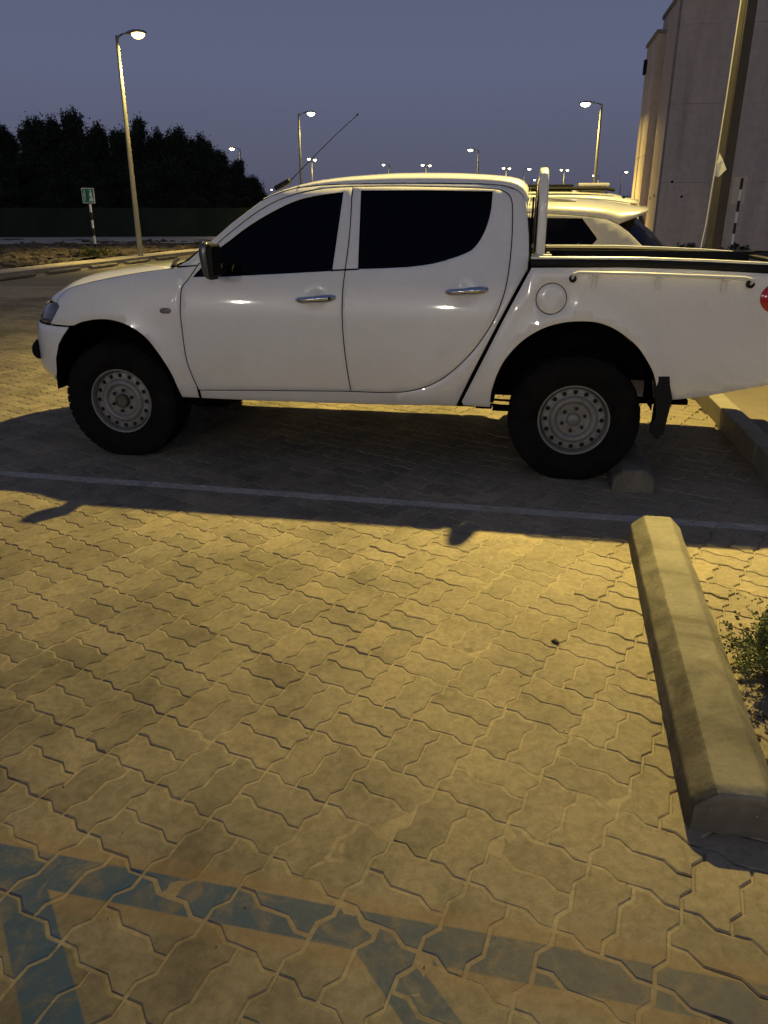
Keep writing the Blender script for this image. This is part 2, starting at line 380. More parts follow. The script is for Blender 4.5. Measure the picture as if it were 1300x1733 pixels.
def lens_mat(name, col, strength):
    m = M(name, (0.9, 0.85, 0.7), 0.3); b = m.node_tree.nodes['Principled BSDF']
    b.inputs['Emission Color'].default_value = (*col, 1); b.inputs['Emission Strength'].default_value = strength
    m.cycles.emission_sampling = 'NONE'; return m
m_lens = lens_mat('lamp_lens_warm', (1.0, 0.74, 0.26), 6.0); m_lensW = lens_mat('lamp_lens_white', (1.0, 0.86, 0.52), 16.0)

# ------------------------------------------------------------------ ground
def sheet(name, corners, z, mat, kind='structure', nx=1, ny=1, disp=None):
    a, b, c, d = [Vector((p[0], p[1], z)) for p in corners]; V = []; F = []
    for j in range(ny + 1):
        for i in range(nx + 1):
            p = (a * (1 - i / nx) + b * (i / nx)) * (1 - j / ny) + (d * (1 - i / nx) + c * (i / nx)) * (j / ny)
            if disp: p = p + Vector((0, 0, disp(p.x, p.y)))
            V.append(p)
    for j in range(ny):
        for i in range(nx):
            k = j * (nx + 1) + i; F.append((k, k + 1, k + nx + 2, k + nx + 1))
    o = mesh_obj(name, V, F, mat, smooth=disp is not None); return tag(o, kind=kind)
from mathutils import noise as mn
sheet('ground', [(-900, -300), (900, -300), (900, 1500), (-900, 1500)], -0.05, m_dirt)
LC = lambda *pts: [L2W(*p)[:2] for p in pts]
sheet('parking_lane', LC((-10.6, -40), (4.2, -40), (4.2, 70), (-10.6, 70)), -0.020, m_far)

# pavers: zigzag blocks laid in pairs, pairs turned alternately
PA = Vector((0.18747, -0.13646)); PB = Vector((0.12861, 0.19193)); P0 = Vector((-0.98584, 1.74435))
def zz(t, n):            # zigzag line from t=0..n*0.5, knots
    out = []
    for k in range(n): out += [(k * 0.5, 0.0), (k * 0.5 + 0.165, 0.040), (k * 0.5 + 0.335, -0.042)]
    return out
def paver_outline(horizontal):
    bot = [(u, w) for u, w in zz(0, 2)]; side = [(-w, u) for u, w in zz(0, 1)]
    pts = bot + [(1 + x, y) for x, y in side] + [(1 - u, 0.5 - w) for u, w in bot] + [(-x, 0.5 - y) for x, y in side]
    # the opposite edges must be translates: rebuild them from the same knots
    top = [(u, 0.5 + w) for u, w in (bot + [(1.0, 0.0)])][::-1]; left = [(x, y) for x, y in (side + [(0.0, 0.5)])][::-1]
    pts = bot + [(1 + x, y) for x, y in side] + top[:-1] + left[:-1]
    if not horizontal: pts = [(-y, x) for x, y in pts]; pts = [(x + 0.5, y) for x, y in pts]
    return pts
def to_world2(pts, o): return [(o + PA * p[0] + PB * p[1]) for p in pts]
def paver_geo(kind, var):
    r_ = random.Random(var * 17 + kind)
    loc = [(PA * p[0] + PB * p[1]) for p in paver_outline(kind == 0)]
    cx = sum(p.x for p in loc) / len(loc); cy = sum(p.y for p in loc) / len(loc)
    loc = [(p.x - cx, p.y - cy) for p in loc]
    g = inset(loc, 0.0028); tp = inset(loc, 0.0070)
    tp = [(x + r_.uniform(-.0012, .0012), y + r_.uniform(-.0012, .0012)) for x, y in tp]
    n = len(loc)
    V = [(x, y, 0.0) for x, y in tp] + [(x, y, -0.0032 - r_.uniform(0, .0012)) for x, y in g] + [(x, y, -0.026) for x, y in g]
    F = [tuple(range(n))] + [(n + i, n + (i + 1) % n, (i + 1) % n, i) for i in range(n)] + [(2 * n + i, 2 * n + (i + 1) % n, n + (i + 1) % n, n + i) for i in range(n)]
    return V, F, (cx, cy)
geo = {(k, v): paver_geo(k, v) for k in (0, 1) for v in range(4)}
pmesh = {}
for k_, (V, F, c) in geo.items():
    me = bpy.data.meshes.new('paver'); me.from_pydata(V, [], F); me.materials.append(m_paver); me.update(); pmesh[k_] = me
def toL(p): v = Vector((p[0] - TO.x, p[1] - TO.y, 0)); return v.dot(EX), v.dot(EY)
f_ = 1300.0; th_ = R(21.3)
def px(p):
    y = p[1] * math.cos(th_) + 1.553 * math.sin(th_); up = p[1] * math.sin(th_) - 1.553 * math.cos(th_)
    return (650 + f_ * p[0] / y, 866.5 - f_ * up / y, y)
pos_list = []
for i in range(-75, 60):
    for j in range(-25, 75):
        o = P0 + PA * i + PB * j
        if o.y < 0.4 or o.y > 15.5: continue
        lx, ly = toL(o)
        if lx > 4.02 or lx < -9.5 or ly < -6.2: continue
        X, Y, D = px(o)
        if X < -700 or X > 2000 or Y > 2300: continue
        H = (i + j) % 2 == 1
        for s in (0, 1):
            kind = 0 if H else 1
            base = (o + PB * 0.5 * s) if kind == 0 else (o + PA * 0.5 * s)
            pos_list.append((kind, base, D))
pv_data = []
for kind, base, D in pos_list:
    var = random.randrange(4); V, F, c = geo[(kind, var)]
    cx, cy = base.x + c[0], base.y + c[1]
    h = mn.noise((cx * 0.8, cy * 0.8, 3.1)) * 0.0025 + random.uniform(-.0011, .0011)
    rx, ry = random.gauss(0, .0075), random.gauss(0, .0075)
    if random.random() < .04: rx += random.choice((-1, 1)) * .012; h += .0015
    X, Y, _ = px((cx, cy)); lx, ly = toL((cx, cy))
    vis = -60 < X < 1360 and 600 < Y < 1800 and not (3.1 < lx < 3.5 and (-2.95 < ly < -.85 or -.15 < ly < 1.9))
    pv_data.append((D if vis else D + 50, kind, var, cx, cy, h, rx, ry))
pv_data.sort(key=lambda r: r[0])
def sand_h(x, y):
    a = mn.noise((x * 1.1 + 4, y * 1.1, 0.3)) * 0.5 + 0.5; b = mn.noise((x * 6, y * 6, 1.7)) * 0.5 + 0.5; c = mn.noise((x * 30, y * 30, 5.1)) * .5 + .5
    lx, ly = toL((x, y)); near = math.exp(-((lx - 2.75) / 0.42) ** 2) * (1 if ly < 0 else 0)      # sand blown towards the wheel stop
    left = 0.30 * math.exp(-((lx - 1.0) / 1.2) ** 2)
    k = a * 0.55 + b * 0.45 + near * 0.45 + left * .25
    edge = 1.0 if lx < 3.0 else max(0.0, 1 - (lx - 3.0) * 9)
    return -0.0062 + 0.0047 * min(1.0, max(0, (k - 0.25) * 1.6)) * (0.25 + 0.75 * edge) + 0.0012 * (c - .5)
pave = sheet('parking_pavement', [(-4.2, 0.35), (3.4, 0.35), (3.4, 5.4), (-4.2, 5.4)], 0.0, m_sand, nx=420, ny=290, disp=sand_h)
bed = sheet('sand_bed', LC((-9.6, -6.5), (4.15, -6.5), (4.15, 12), (-9.6, 12)), -0.0165, m_sand); bed.parent = pave; del bed['kind']; tag(bed, kind='stuff')
for D, kind, var, cx, cy, h, rx, ry in pv_data[:300]:
    o = bpy.data.objects.new('paver', pmesh[(kind, var)]); link(o, pave); o.location = (cx, cy, h); o.rotation_euler = (rx, ry, 0)
VV = []; FF = []; base_n = 0
GA = {k: (np.array(v[0]), v[1]) for k, v in geo.items()}
for D, kind, var, cx, cy, h, rx, ry in pv_data[300:]:
    a, F = GA[(kind, var)]
    v = a.copy(); v[:, 2] += h - ry * a[:, 0] + rx * a[:, 1]; v[:, 0] += cx; v[:, 1] += cy
    VV.append(v); FF += [tuple(i + base_n for i in f) for f in F]; base_n += len(v)
o = mesh_obj('pavers', np.concatenate(VV).tolist(), FF, m_paver, pave); tag(o, kind='stuff')
at_ = o.data.attributes.new('tone', 'FLOAT', 'FACE'); at_.data.foreach_set('value', np.repeat(rng.random(len(pv_data) - 300), len(geo[(0, 0)][1])))

# wheel stops
def wheel_stop(x0, x1, y0, y1, H, label, group=None, zc=0.0, w=0.245):
    """cast bar along local y from y0 (near) to y1, foot at x0..x1 (skewed)"""
    root_p = L2W((x0 + x1) / 2, (y0 + y1) / 2)
    sec = [(0, 0), (0.004, H * 0.64), (0.062, H), (w - 0.058, H), (w - .004, H * 0.60), (w, 0)]
    n = max(4, int((y1 - y0) / 0.06)); ts = [0.0] + [0.012 + (1 - .024) * k / n for k in range(n + 1)] + [1.0]
    rows = []
    for q, t in enumerate(ts):
        y = y0 + (y1 - y0) * t; x = x0 + (x1 - x0) * t; row = []
        e = 0.93 if q in (0, len(ts) - 1) else 1.0
        for k, (a, b) in enumerate(sec):
            a2 = w / 2 + (a - w / 2) * e; b2 = b * (0.90 if e < 1 and b > 0.03 else 1.0)
            j = 0.0035
            dx = mn.noise((a * 9 + 3, y * 5, b * 9 + x0)) * j + mn.noise((a * 40, y * 25, b * 40)) * .0015; dz = mn.noise((a * 9, y * 6, 7.7)) * j * (b > .03)
            row.append(L2W(x + a2 + dx, y, b2 + dz + zc) - root_p)
        rows.append(row)
    V = [p for r in rows for p in r]; m = len(sec); F = []
    for i in range(len(rows) - 1):
        for k in range(m - 1): F.append((i * m + k, i * m + k + 1, (i + 1) * m + k + 1, (i + 1) * m + k))
    F.append(tuple(range(m - 1, -1, -1))); F.append(tuple((len(rows) - 1) * m + k for k in range(m)))
    o = mesh_obj('wheel_stop', V, F, m_stop, loc=root_p)
    bv = o.modifiers.new('b', 'BEVEL'); bv.width = 0.007; bv.segments = 2; bv.limit_method = 'ANGLE'; bv.angle_limit = R(22)
    o.data.materials.append(m_stop_side)
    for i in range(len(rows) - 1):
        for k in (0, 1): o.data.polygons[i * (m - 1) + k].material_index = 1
    return tag(o, label, 'wheel stop', group)
wheel_stop(3.13, 3.212, -2.90, -0.87, 0.142, 'weathered concrete wheel stop in the empty bay, beside the green bush')
wheel_stop(3.195, 3.215, -0.14, 1.92, 0.132, 'shaded concrete wheel stop behind the rear tyre of the pickup', w=0.26)
wheel_stop(3.98, 4.0, 2.55 + .15, 4.45, 0.132, 'wheel stop under the tail of the white estate car with the spoiler', w=0.25) if False else None
# far wheel stops across the lane
for k, (yy, lab) in enumerate([(13.75, 'low wheel stop across the lane, nearest to the left edge'), (15.95, 'far wheel stop across the lane, left of the striped sign post'), (18.15, 'far wheel stop in front of the striped sign post'), (20.35, 'far wheel stop at the foot of the tall lamp post'), (22.6, 'far wheel stop beyond the tall lamp post, above the pickup bonnet')]):
    wheel_stop(-10.22, -10.22, yy - .78, yy + .78, 0.085, lab, 'wheel stops across the lane', w=.17)
# kerbs and walkways
kb = empty('kerb', L2W(4.2, 0), TANG); tag(kb, 'raised concrete kerb along the back of the parking bays', 'kerb')
def kerb_stone(parent, x, y, L, w, h):
    b = MB(); b.box((x + w / 2, y + L / 2, h / 2 - .02), (w, L - .008, h + .04), bev=.012); return b.build('kerb_stone', m_kerb, parent)
for k in range(-4, 12): kerb_stone(kb, -0.03, k * 0.9 - .35, 0.9, 0.14, 0.145)
walk = sheet('walkway', LC((4.3, -12), (9.5, -12), (9.5, 70), (4.3, 70)), 0.10, m_far)
kf = empty('kerb', L2W(-10.7, 18), TANG); tag(kf, 'pale kerb across the lane in front of the stony verge', 'kerb')
for k in range(-9, 16): kerb_stone(kf, 0, k * 0.9, 0.9, 0.13, 0.11)
sheet('far_walkway', LC((-11.75, -30), (-10.7, -30), (-10.7, 60), (-11.75, 60)), 0.085, m_path)
# stony verge, path
def vh(x, y): return 0.13 * (mn.noise((x * .5, y * .5, 0)) + .5 * mn.noise((x * 1.7, y * 1.7, 3))) + 0.08
sheet('verge_soil', [L2W(-11.75, 4)[:2], L2W(-11.75, 40)[:2], (-32, 47), (-45, 20)], 0.0, m_dirt, nx=120, ny=80, disp=vh)
sheet('path', [(-60, 33.0), (30, 46.5), (30, 56), (-60, 49.5)], 0.13, m_path)
def icosa():
    p = (1 + 5 ** .5) / 2
    V = [(-1, p, 0), (1, p, 0), (-1, -p, 0), (1, -p, 0), (0, -1, p), (0, 1, p), (0, -1, -p), (0, 1, -p), (p, 0, -1), (p, 0, 1), (-p, 0, -1), (-p, 0, 1)]
    F = [(0, 11, 5), (0, 5, 1), (0, 1, 7), (0, 7, 10), (0, 10, 11), (1, 5, 9), (5, 11, 4), (11, 10, 2), (10, 7, 6), (7, 1, 8), (3, 9, 4), (3, 4, 2), (3, 2, 6), (3, 6, 8), (3, 8, 9), (4, 9, 5), (2, 4, 11), (6, 2, 10), (8, 6, 7), (9, 8, 1)]
    return np.array(V) / math.sqrt(1 + p * p), F
IV, IF = icosa()
def rocks(name, pts, mat):
    VV = []; FF = []; n = 0
    for x, y, z, s in pts:
        v = IV * (1 + rng.uniform(-.22, .22, (12, 1))) * s * np.array([rng.uniform(.8, 1.4), rng.uniform(.8, 1.3), rng.uniform(.45, .8)])
        a = rng.uniform(0, 6.28); c_, s_ = math.cos(a), math.sin(a)
        v = np.stack([v[:, 0] * c_ - v[:, 1] * s_ + x, v[:, 0] * s_ + v[:, 1] * c_ + y, v[:, 2] + z], 1)
        VV.append(v); FF += [tuple(i + n for i in f) for f in IF]; n += 12
    o = mesh_obj(name, np.concatenate(VV).tolist(), FF, mat); return tag(o, kind='stuff')
pts = []
while len(pts) < 3400:
    lx = -11.9 - abs(rng.normal(0, 1.0)) * 6.5; ly = rng.uniform(6, 40)
    p = L2W(lx, ly)
    if p.y > 43 + (p.x + 10) * .12 or p.x < -30: continue
    if mn.noise((p.x * .45, p.y * .45, 9)) < rng.uniform(-.5, .25): continue
    pts.append((p.x, p.y, vh(p.x, p.y), rng.uniform(.05, .16) * (1.4 if rng.random() < .15 else 1)))
rocks('stones', pts, m_rock)
# dead leaves and grit by the wheel stop
pts = []
for _ in range(260):
    t_ = rng.random(); lx = 3.4 + rng.random() ** 2 * .5; ly = -2.6 + rng.random() * 1.2; p = L2W(lx + .02, ly); pts.append((p.x, p.y, 0.003, rng.uniform(.002, .007)))
for _ in range(120):
    p = L2W(rng.uniform(.5, 3.1), rng.uniform(-3.6, -.9)); pts.append((p.x, p.y, 0.001, rng.uniform(.001, .0028)))
rocks('grit', pts, m_rock)
st_ = rocks('dark_blob', [(0, 0, 0, .016)], m_rock); del st_['kind']; st_.location = (0.665, 2.585, .006); tag(st_, 'small dark blob lying on the pavers left of the wheel stop', 'stone')  # rock shape standing in for an unclear dark blob on the paving
# ------------------------------------------------------------------ pickup
YW = 1.76
TR = empty('pickup_truck', TO, TANG)
tag(TR, 'white double cab pickup with dark windows, steel wheels and raised tyres, side on', 'pickup truck')
Wz = hermite([.30, .42, .50, .65, .80, .95, 1.05, 1.15, 1.22, 1.40, 1.60, 1.66, 1.70, 1.76], [.10, .045, .022, .005, .0, .003, .014, .036, .062, .135, .222, .25, .285, .40])
Az = hermite([.40, .47, .52, .60, .76, .855, .95, 1.02, 1.06, 1.10], [.50, .59, .677, .70, .687, .653, .579, .50, .43, .35])
NN = 2.4
def arch_flare(x, z):
    f = 0.0
    for cx, cz, r in ((-0.015, .47, .445), (2.93, .50, .47)):
        d = math.hypot(x - cx, z - cz)
        if d < r + .16 and z > .3: f += .016 * max(0.0, 1 - max(0, d - r) / .16) ** 2
    return f
def Wbody(x, z):
    w = Wz(z) - arch_flare(x, z)
    if x < -.15:
        A = max(.2, Az(z)); q = min(.97, (-.15 - x) / A)
        w = w + (.88 - w) * (1 - (1 - q ** NN) ** (1 / NN))
    return w
HANDLES = [(1.365, 1.066), (2.28, 1.126)]
def Wdoor(x, z):
    w = Wbody(x, z)
    for hx, hz in HANDLES:
        d = math.hypot((x - hx) / 1.15, z - hz)
        if d < .075: w += .020 * (0.5 + 0.5 * math.cos(math.pi * d / .075))
    return w
Wb_ = hermite([.40, .52, .65, .85, 1.05, 1.20, 1.32], [.05, .018, .004, 0.0, .004, .014, .026])
def Wbed(x, z): return Wb_(z) - arch_flare(x, z) + (max(0, x - 3.9) ** 2) * .25
def side(Wf, far=False):
    if far: return lambda u, v, d: Vector((u, YW - Wf(u, v) - d, v))
    return lambda u, v, d: Vector((u, Wf(u, v) + d, v))
def nose(xs):
    def f(t, z, d):
        A = Az(z); c0 = min(.999, max(.02, (-.15 - xs(z)) / A)); ph0 = math.acos(min(1, c0 ** (NN / 2)))
        ph = (math.pi / 2 - ph0)   # angle from side
        # t = 1 near edge, 0 centre, -1 far edge
        a = (1 - abs(t)) * (math.pi / 2) + abs(t) * 0; phi = ph0 * abs(t)
        cx = math.cos(phi) ** (2 / NN); sy = math.sin(phi) ** (2 / NN) if phi > 1e-6 else 0.0
        w = Wz(z); x = -.15 - A * cx; y = w + (.88 - w) * (1 - sy)
        x += d * math.cos(phi) * (1 - abs(t) ** 6); y += d * math.sin(phi)
        return Vector((x, y if t >= 0 else YW - y, z))
    return f
archF = curve([(-.456, .469), (-.459, .559), (-.443, .643), (-.396, .743), (-.317, .825), (-.212, .884), (-.113, .909), (-.016, .916), (.076, .903), (.166, .867), (.252, .806), (.329, .702), (.387, .596), (.419, .497), (.437, .425)])
hood_edge = [(.47, 1.232), (.30, 1.213), (.116, 1.185), (-.052, 1.154), (-.18, 1.125), (-.276, 1.098), (-.345, 1.055), (-.385, 1.015)]
doorF = curve([(.603, 1.247), (.550, 1.170), (.522, 1.139), (.506, 1.112), (.499, 1.066), (.492, .97), (.494, .867), (.502, .696), (.524, .589), (.560, .474)])
bsplit = curve([(1.575, .506), (1.551, .694), (1.534, .892), (1.532, 1.083), (1.541, 1.229), (1.554, 1.436), (1.550, 1.698)])
aframe = curve([(1.550, 1.698), (1.345, 1.685), (1.145, 1.642), (.978, 1.565), (.813, 1.447), (.717, 1.368), (.603, 1.247)])
dbot1 = curve([(.560, .474), (.971, .488), (1.335, .499), (1.575, .506)])
rd = curve([(1.575, .506), (1.773, .506), (1.945, .521), (2.081, .566), (2.197, .641), (2.323, .769), (2.431, .931), (2.492, 1.085), (2.516, 1.219), (2.524, 1.396), (2.518, 1.557), (2.503, 1.632), (2.461, 1.668), (2.395, 1.682), (2.140, 1.693), (1.812, 1.700), (1.550, 1.698)])
fdoor = join(doorF, dbot1, bsplit, aframe)
rdoor = join(rd, bsplit[::-1])
win1 = join(curve([(1.497, 1.668), (1.319, 1.646), (1.185, 1.612), (1.033, 1.542), (.900, 1.464), (.803, 1.393), (.733, 1.343), (.66, 1.268)]), [(.60, 1.205), (.578, 1.180), (.80, 1.186), (1.1, 1.203), (1.462, 1.225)], [(1.497, 1.668)])
win2 = join([(1.603, 1.676), (2.0, 1.676)], curve([(2.396, 1.668), (2.392, 1.557), (2.365, 1.452), (2.320, 1.373), (2.262, 1.331), (2.106, 1.280), (1.963, 1.256), (1.80, 1.245), (1.619, 1.238)]))
fender = join([(.476, 1.235)], curve(hood_edge), [(-.375, 1.0), (-.361, .985), (-.445, .883), (-.452, .866)], [(-.36, .868), (-.272, .868)],
              [p for p in archF if p[0] > -.26], [(.440, .421), (.553, .417)], doorF[::-1][1:], [(.603, 1.247)])
cab = join([(.476, 1.242), (.545, 1.278), (.644, 1.361), (.727, 1.428), (.81, 1.497), (.975, 1.615), (1.05, 1.652), (1.123, 1.676), (1.2, 1.694), (1.35, 1.709), (1.5, 1.715), (1.9, 1.718), (2.3, 1.713), (2.45, 1.702), (2.54, 1.675)],
           curve([(2.54, 1.675), (2.588, 1.62), (2.612, 1.5), (2.627, 1.368), (2.628, 1.25)]), [(2.56, 1.12), (2.47, .935), (2.33, .635), (2.245, .437)],
           [(1.858, .423), (1.329, .417), (.870, .414), (.565, .416)], [(.564, .474)], dbot1[1:], rd[1:], aframe[1:], [(.55, 1.2440)])
archR = curve([(2.454, .438), (2.456, .526), (2.484, .641), (2.533, .745), (2.620, .848), (2.718, .916), (2.820, .954), (2.935, .969), (3.048, .962), (3.154, .921), (3.264, .841), (3.337, .751), (3.388, .659), (3.412, .55)])
bedside = join([(2.645, 1.262), (2.500, .965), (2.275, .469), (2.285, .440)], archR, [(3.512, .528), (3.657, .548), (3.801, .586), (3.964, .625), (4.1, .655), (4.235, .69)],
               [(4.25, .9), (4.255, 1.10), (4.25, 1.237)], [(3.924, 1.246), (3.493, 1.264), (3.162, 1.270)])
fuel = [(2.769 + .088 * math.cos(a * math.pi / 16), 1.092 + .088 * math.sin(a * math.pi / 16)) for a in range(32)]
xs_b = hermite([.44, .47, .56, .64, .74, .80, .865], [-.452, -.456, -.459, -.443, -.396, -.345, -.28])
xs_h = hermite([.86, .885, .985, 1.02], [-.452, -.443, -.361, -.372])
# near and far skins
for far in (False, True):
    S = lambda W: side(W, far)
    panel('front_fender', fender, S(Wbody), m_white, TR, step=.045, flip=far)
    panel('cab_side', cab, S(Wbody), m_white, TR, step=.05, flip=far)
    d1 = panel('front_door', fdoor, S(Wdoor), m_white, TR, holes=[win1], step=.032, flip=far)
    d2 = panel('rear_door', rdoor, S(Wdoor), m_white, TR, holes=[win2], step=.032, flip=far)
    for dd, ww in ((d1, win1), (d2, win2)):
        panel('window_glass', inset(ww, -.004), S(Wbody), m_glass, dd, step=.08, lift=-.010, gap=0, depth=.02, flip=far)
    bs = panel('bed_side', bedside, S(Wbed), m_white, TR, holes=[fuel], step=.05, flip=far)
    panel('fuel_flap' if not far else 'side_cap', fuel, S(Wbed), m_white, bs, step=.04, flip=far, gap=.0040)
    # dark backing shells added behind the skins to block light leaks
    off = lambda W, k: (lambda x, z: W(x, z) + k)
    panel('body_backing', join([(.50, 1.225), (.72, 1.39), (.98, 1.60), (1.2, 1.67), (1.5, 1.69), (2.3, 1.69), (2.52, 1.655), (2.60, 1.5), (2.62, 1.25), (2.50, .95), (2.28, .46), (.5, .45)]), side(off(Wbody, .04), far), m_dark, TR, step=.12, depth=.05, gap=0, flip=far)
    panel('bed_backing', [(2.20, .46), (2.47, .46), (2.50, .66), (2.62, .87), (2.80, .98), (3.05, .985), (3.27, .87), (3.42, .66), (3.52, .56), (4.22, .71), (4.22, 1.22), (2.66, 1.24)], side(off(Wbed, .045), far), m_dark, TR, step=.12, depth=.05, gap=0, flip=far)
    # belt strip over the pillar, door bottom seam
    bst = panel('belt_strip', [(1.455, 1.222), (1.625, 1.232), (1.625, 1.243), (1.455, 1.234)], S(Wbody), m_black, d2, step=.05, lift=.002, gap=0, flip=far)
    # handle
    for (hx, hz), dd in zip(HANDLES, (d1, d2)):
        b = MB(); yb = Wbody(hx, hz); s = -1 if not far else 1
        def Y(y): return y if not far else YW - y
        pts = []; rr = []
        for k in range(13):
            u = -1 + 2 * k / 12; pts.append((hx + u * .118, Y(yb - .026 * (1 - u ** 6) + .006 * abs(u) ** 5), hz + .010 * u)); rr.append(.020 * (1 - .35 * abs(u) ** 8) * (1.12 if u > 0 else .95))
        b.tube(pts, rr, 12); h_ = b.build('door_handle', m_chrome, dd, smooth=True)
        if dd is d1:
            b = MB(); b.tube([(hx + .098, Y(yb - .040), hz + .009), (hx + .098, Y(yb - .0475), hz + .009)], .0085, 12); b.build('key_lock', m_black, h_)
    # side marker
    b = MB(); yb = Wbody(.393, .977); Y2 = (lambda y: y) if not far else (lambda y: YW - y)
    V = []; F = []
    for r_, dy in ((1.0, .001), (.92, -.006), (.6, -.010), (0.01, -.011)):
        for k in range(20):
            a = k * math.pi / 10; sx = math.copysign(abs(math.cos(a)) ** .7, math.cos(a)); V.append((.393 + .039 * r_ * sx, Y2(yb + dy), .977 + .0185 * r_ * math.sin(a)))
    for i in range(3):
        for k in range(20): F.append((i * 20 + k, i * 20 + (k + 1) % 20, (i + 1) * 20 + (k + 1) % 20, (i + 1) * 20 + k))
    b.add(V, F); b.build('side_indicator', m_amber, TR, smooth=True)
# nose
bl = [(k / 12, .452 + .02 * (1 - abs(k / 12)) * 0) for k in range(-12, 13)]
bump_out = join([(k / 14, .455 if abs(k) < 13 else .468) for k in range(-14, 15)], [(1, .56), (1, .64), (1, .74), (1, .80), (1, .862)], [(k / 14, .862) for k in range(13, -15, -1)], [(-1, .80), (-1, .74), (-1, .64), (-1, .56)])
def nose_xy(xs, su):   # outline in scaled u so that triangles stay even
    f = nose(xs); return lambda u, v, d: f(u / su, v, d)
bp = panel('front_bumper', [(p[0] * 1.3, p[1]) for p in bump_out], nose_xy(xs_b, 1.3), m_white, TR, step=.05)
hl_n = [(1.3, .872), (1.3, .92), (1.3, .985), (1.27, 1.008), (1.0, .995), (.78, .975), (.74, .93), (.80, .88), (1.1, .870)]
for s in (1, -1):
    pp = [(p[0] * s, p[1]) for p in hl_n]
    hl = panel('headlight', pp, nose_xy(xs_h, 1.3), m_head, TR, step=.05, gap=.001, flip=False)
    fg = MB(); c_ = nose(xs_b)(0.62 * s, .675, 0); 
    V = []; F = []
    for i in range(9):
        for k in range(16):
            a = math.pi * i / 8; w_ = 2 * math.pi * k / 16
            V.append((c_.x + .016 + .018 * math.cos(a), c_.y + .10 * math.sin(a) * math.cos(w_), c_.z + .070 * math.sin(a) * math.sin(w_)))
    for i in range(8):
        for k in range(16): F.append((i * 16 + k, i * 16 + (k + 1) % 16, (i + 1) * 16 + (k + 1) % 16, (i + 1) * 16 + k))
    fg.add(V, F); fo = fg.build('fog_lamp_housing', m_black, bp, smooth=True)
gr = panel('grille', [(-.70, .875), (.70, .875), (.70, .975), (.66, 1.0), (-.66, 1.0), (-.70, .975)], nose_xy(xs_h, 1.3), m_black, TR, step=.06, lift=-.01, gap=0)
for k in range(4):
    b = MB(); f = nose(xs_h); b.tube([tuple(f(u / 10 * .5, .895 + k * .026, -.004)) for u in range(-10, 11)], .006, 6); b.build('grille_bar', m_silver, gr, smooth=True)
b = MB(); f = nose(xs_b); V = []
grid('lower_intake', [[f(u / 10 * .45, z, -.004) for u in range(-10, 11)] for z in (.50, .56, .63, .70)], m_black, bp)
# hood
he = curve(hood_edge, 3); nh = len(he)
zc = hermite([-.70, -.65, -.45, -.28, .07, .35, .5], [.99, 1.020, 1.138, 1.187, 1.228, 1.250, 1.256]); rows = []
for i, (xe, ze) in enumerate(he):
    s = i / (nh - 1); ye = Wbody(xe, ze) + .002; xc = .33 + (-.655 - .33) * s; row = []
    ts = [1 - k / 14 for k in range(0, 15)]
    fn = nose(lambda z: -.385); p1 = fn(1, 1.02, 0); p0 = fn(0.0, 1.02, 0)
    for t_ in ts:
        p = fn(t_, 1.02, 0); g = (p.x - p1.x) / (p0.x - p1.x); gy = (p.y - p1.y) / (p0.y - p1.y)
        rise = (1 - (1 - min(1, gy * 1.0)) ** 3.0) * (1 - .7 * s ** 5)
        row.append(Vector((xe + (xc - xe) * g, ye + (.88 - ye) * gy, ze + (zc(xc + (xe - xc) * (1 - g) * .35) - ze) * rise)))
    rows.append(row + [Vector((p.x, YW - p.y, p.z)) for p in row[-2::-1]])
last = rows[-1]; rows.append([Vector((p.x + .004, p.y, p.z - .012)) for p in last])
hood = grid('bonnet', rows, m_white, TR)
# wiper cowl and wipers
b = MB(); b.box((.40, .88, 1.205), (.18, 1.5, .03), bev=.01); b.build('cowl', m_black, TR)
for s, (a, c) in enumerate((((.42, .30, 1.235), (.36, .80, 1.262)), ((.36, .95, 1.248), (.36, 1.45, 1.262)))):
    b = MB(); b.tube([a, (a[0] + .01, a[1] + .05, a[2] + .012), c], [.012, .009, .006], 6); b.tube([(c[0] - .01, c[1] - .3, c[2] - .006), (c[0] - .005, c[1] + .1, c[2] + .004)], .007, 5); b.build('wiper', m_black, TR)
b = MB(); b.tube([(.44, .085, 1.236), (.40, .20, 1.262), (.36, .36, 1.27)], [.016, .012, .008], 6); b.build('wiper_end', m_black, TR)
# windscreen, roof, rear wall
ws = []
for i in range(9):
    s = i / 8; row = []
    for k in range(17):
        t_ = -1 + 2 * k / 16; e = 1 - t_ * t_
        xb = .50 - .24 * e; xt = 1.00 - .04 * e; zb = 1.235; zt = 1.622 + .006 * e
        yb = .10 + (.78) * (1 + t_) if False else None
        yn = (.085 + (.275 - .085) * s)
        row.append(Vector((xb + (xt - xb) * s, .88 - t_ * (.88 - yn), zb + (zt - zb) * s + .012 * math.sin(math.pi * s))))
    ws.append(row)
grid('windscreen', ws, m_glass, TR)
ze_ = hermite([1.0, 1.05, 1.123, 1.2, 1.35, 1.5, 1.9, 2.3, 2.45, 2.54, 2.588, 2.605], [1.628, 1.652, 1.676, 1.694, 1.709, 1.715, 1.718, 1.713, 1.702, 1.675, 1.62, 1.56])
zt_ = hermite([1.0, 1.06, 1.2, 1.35, 1.6, 1.87, 2.1, 2.37, 2.5, 2.57, 2.60, 2.615], [1.634, 1.662, 1.715, 1.750, 1.774, 1.785, 1.783, 1.770, 1.756, 1.735, 1.70, 1.64])
rows = []
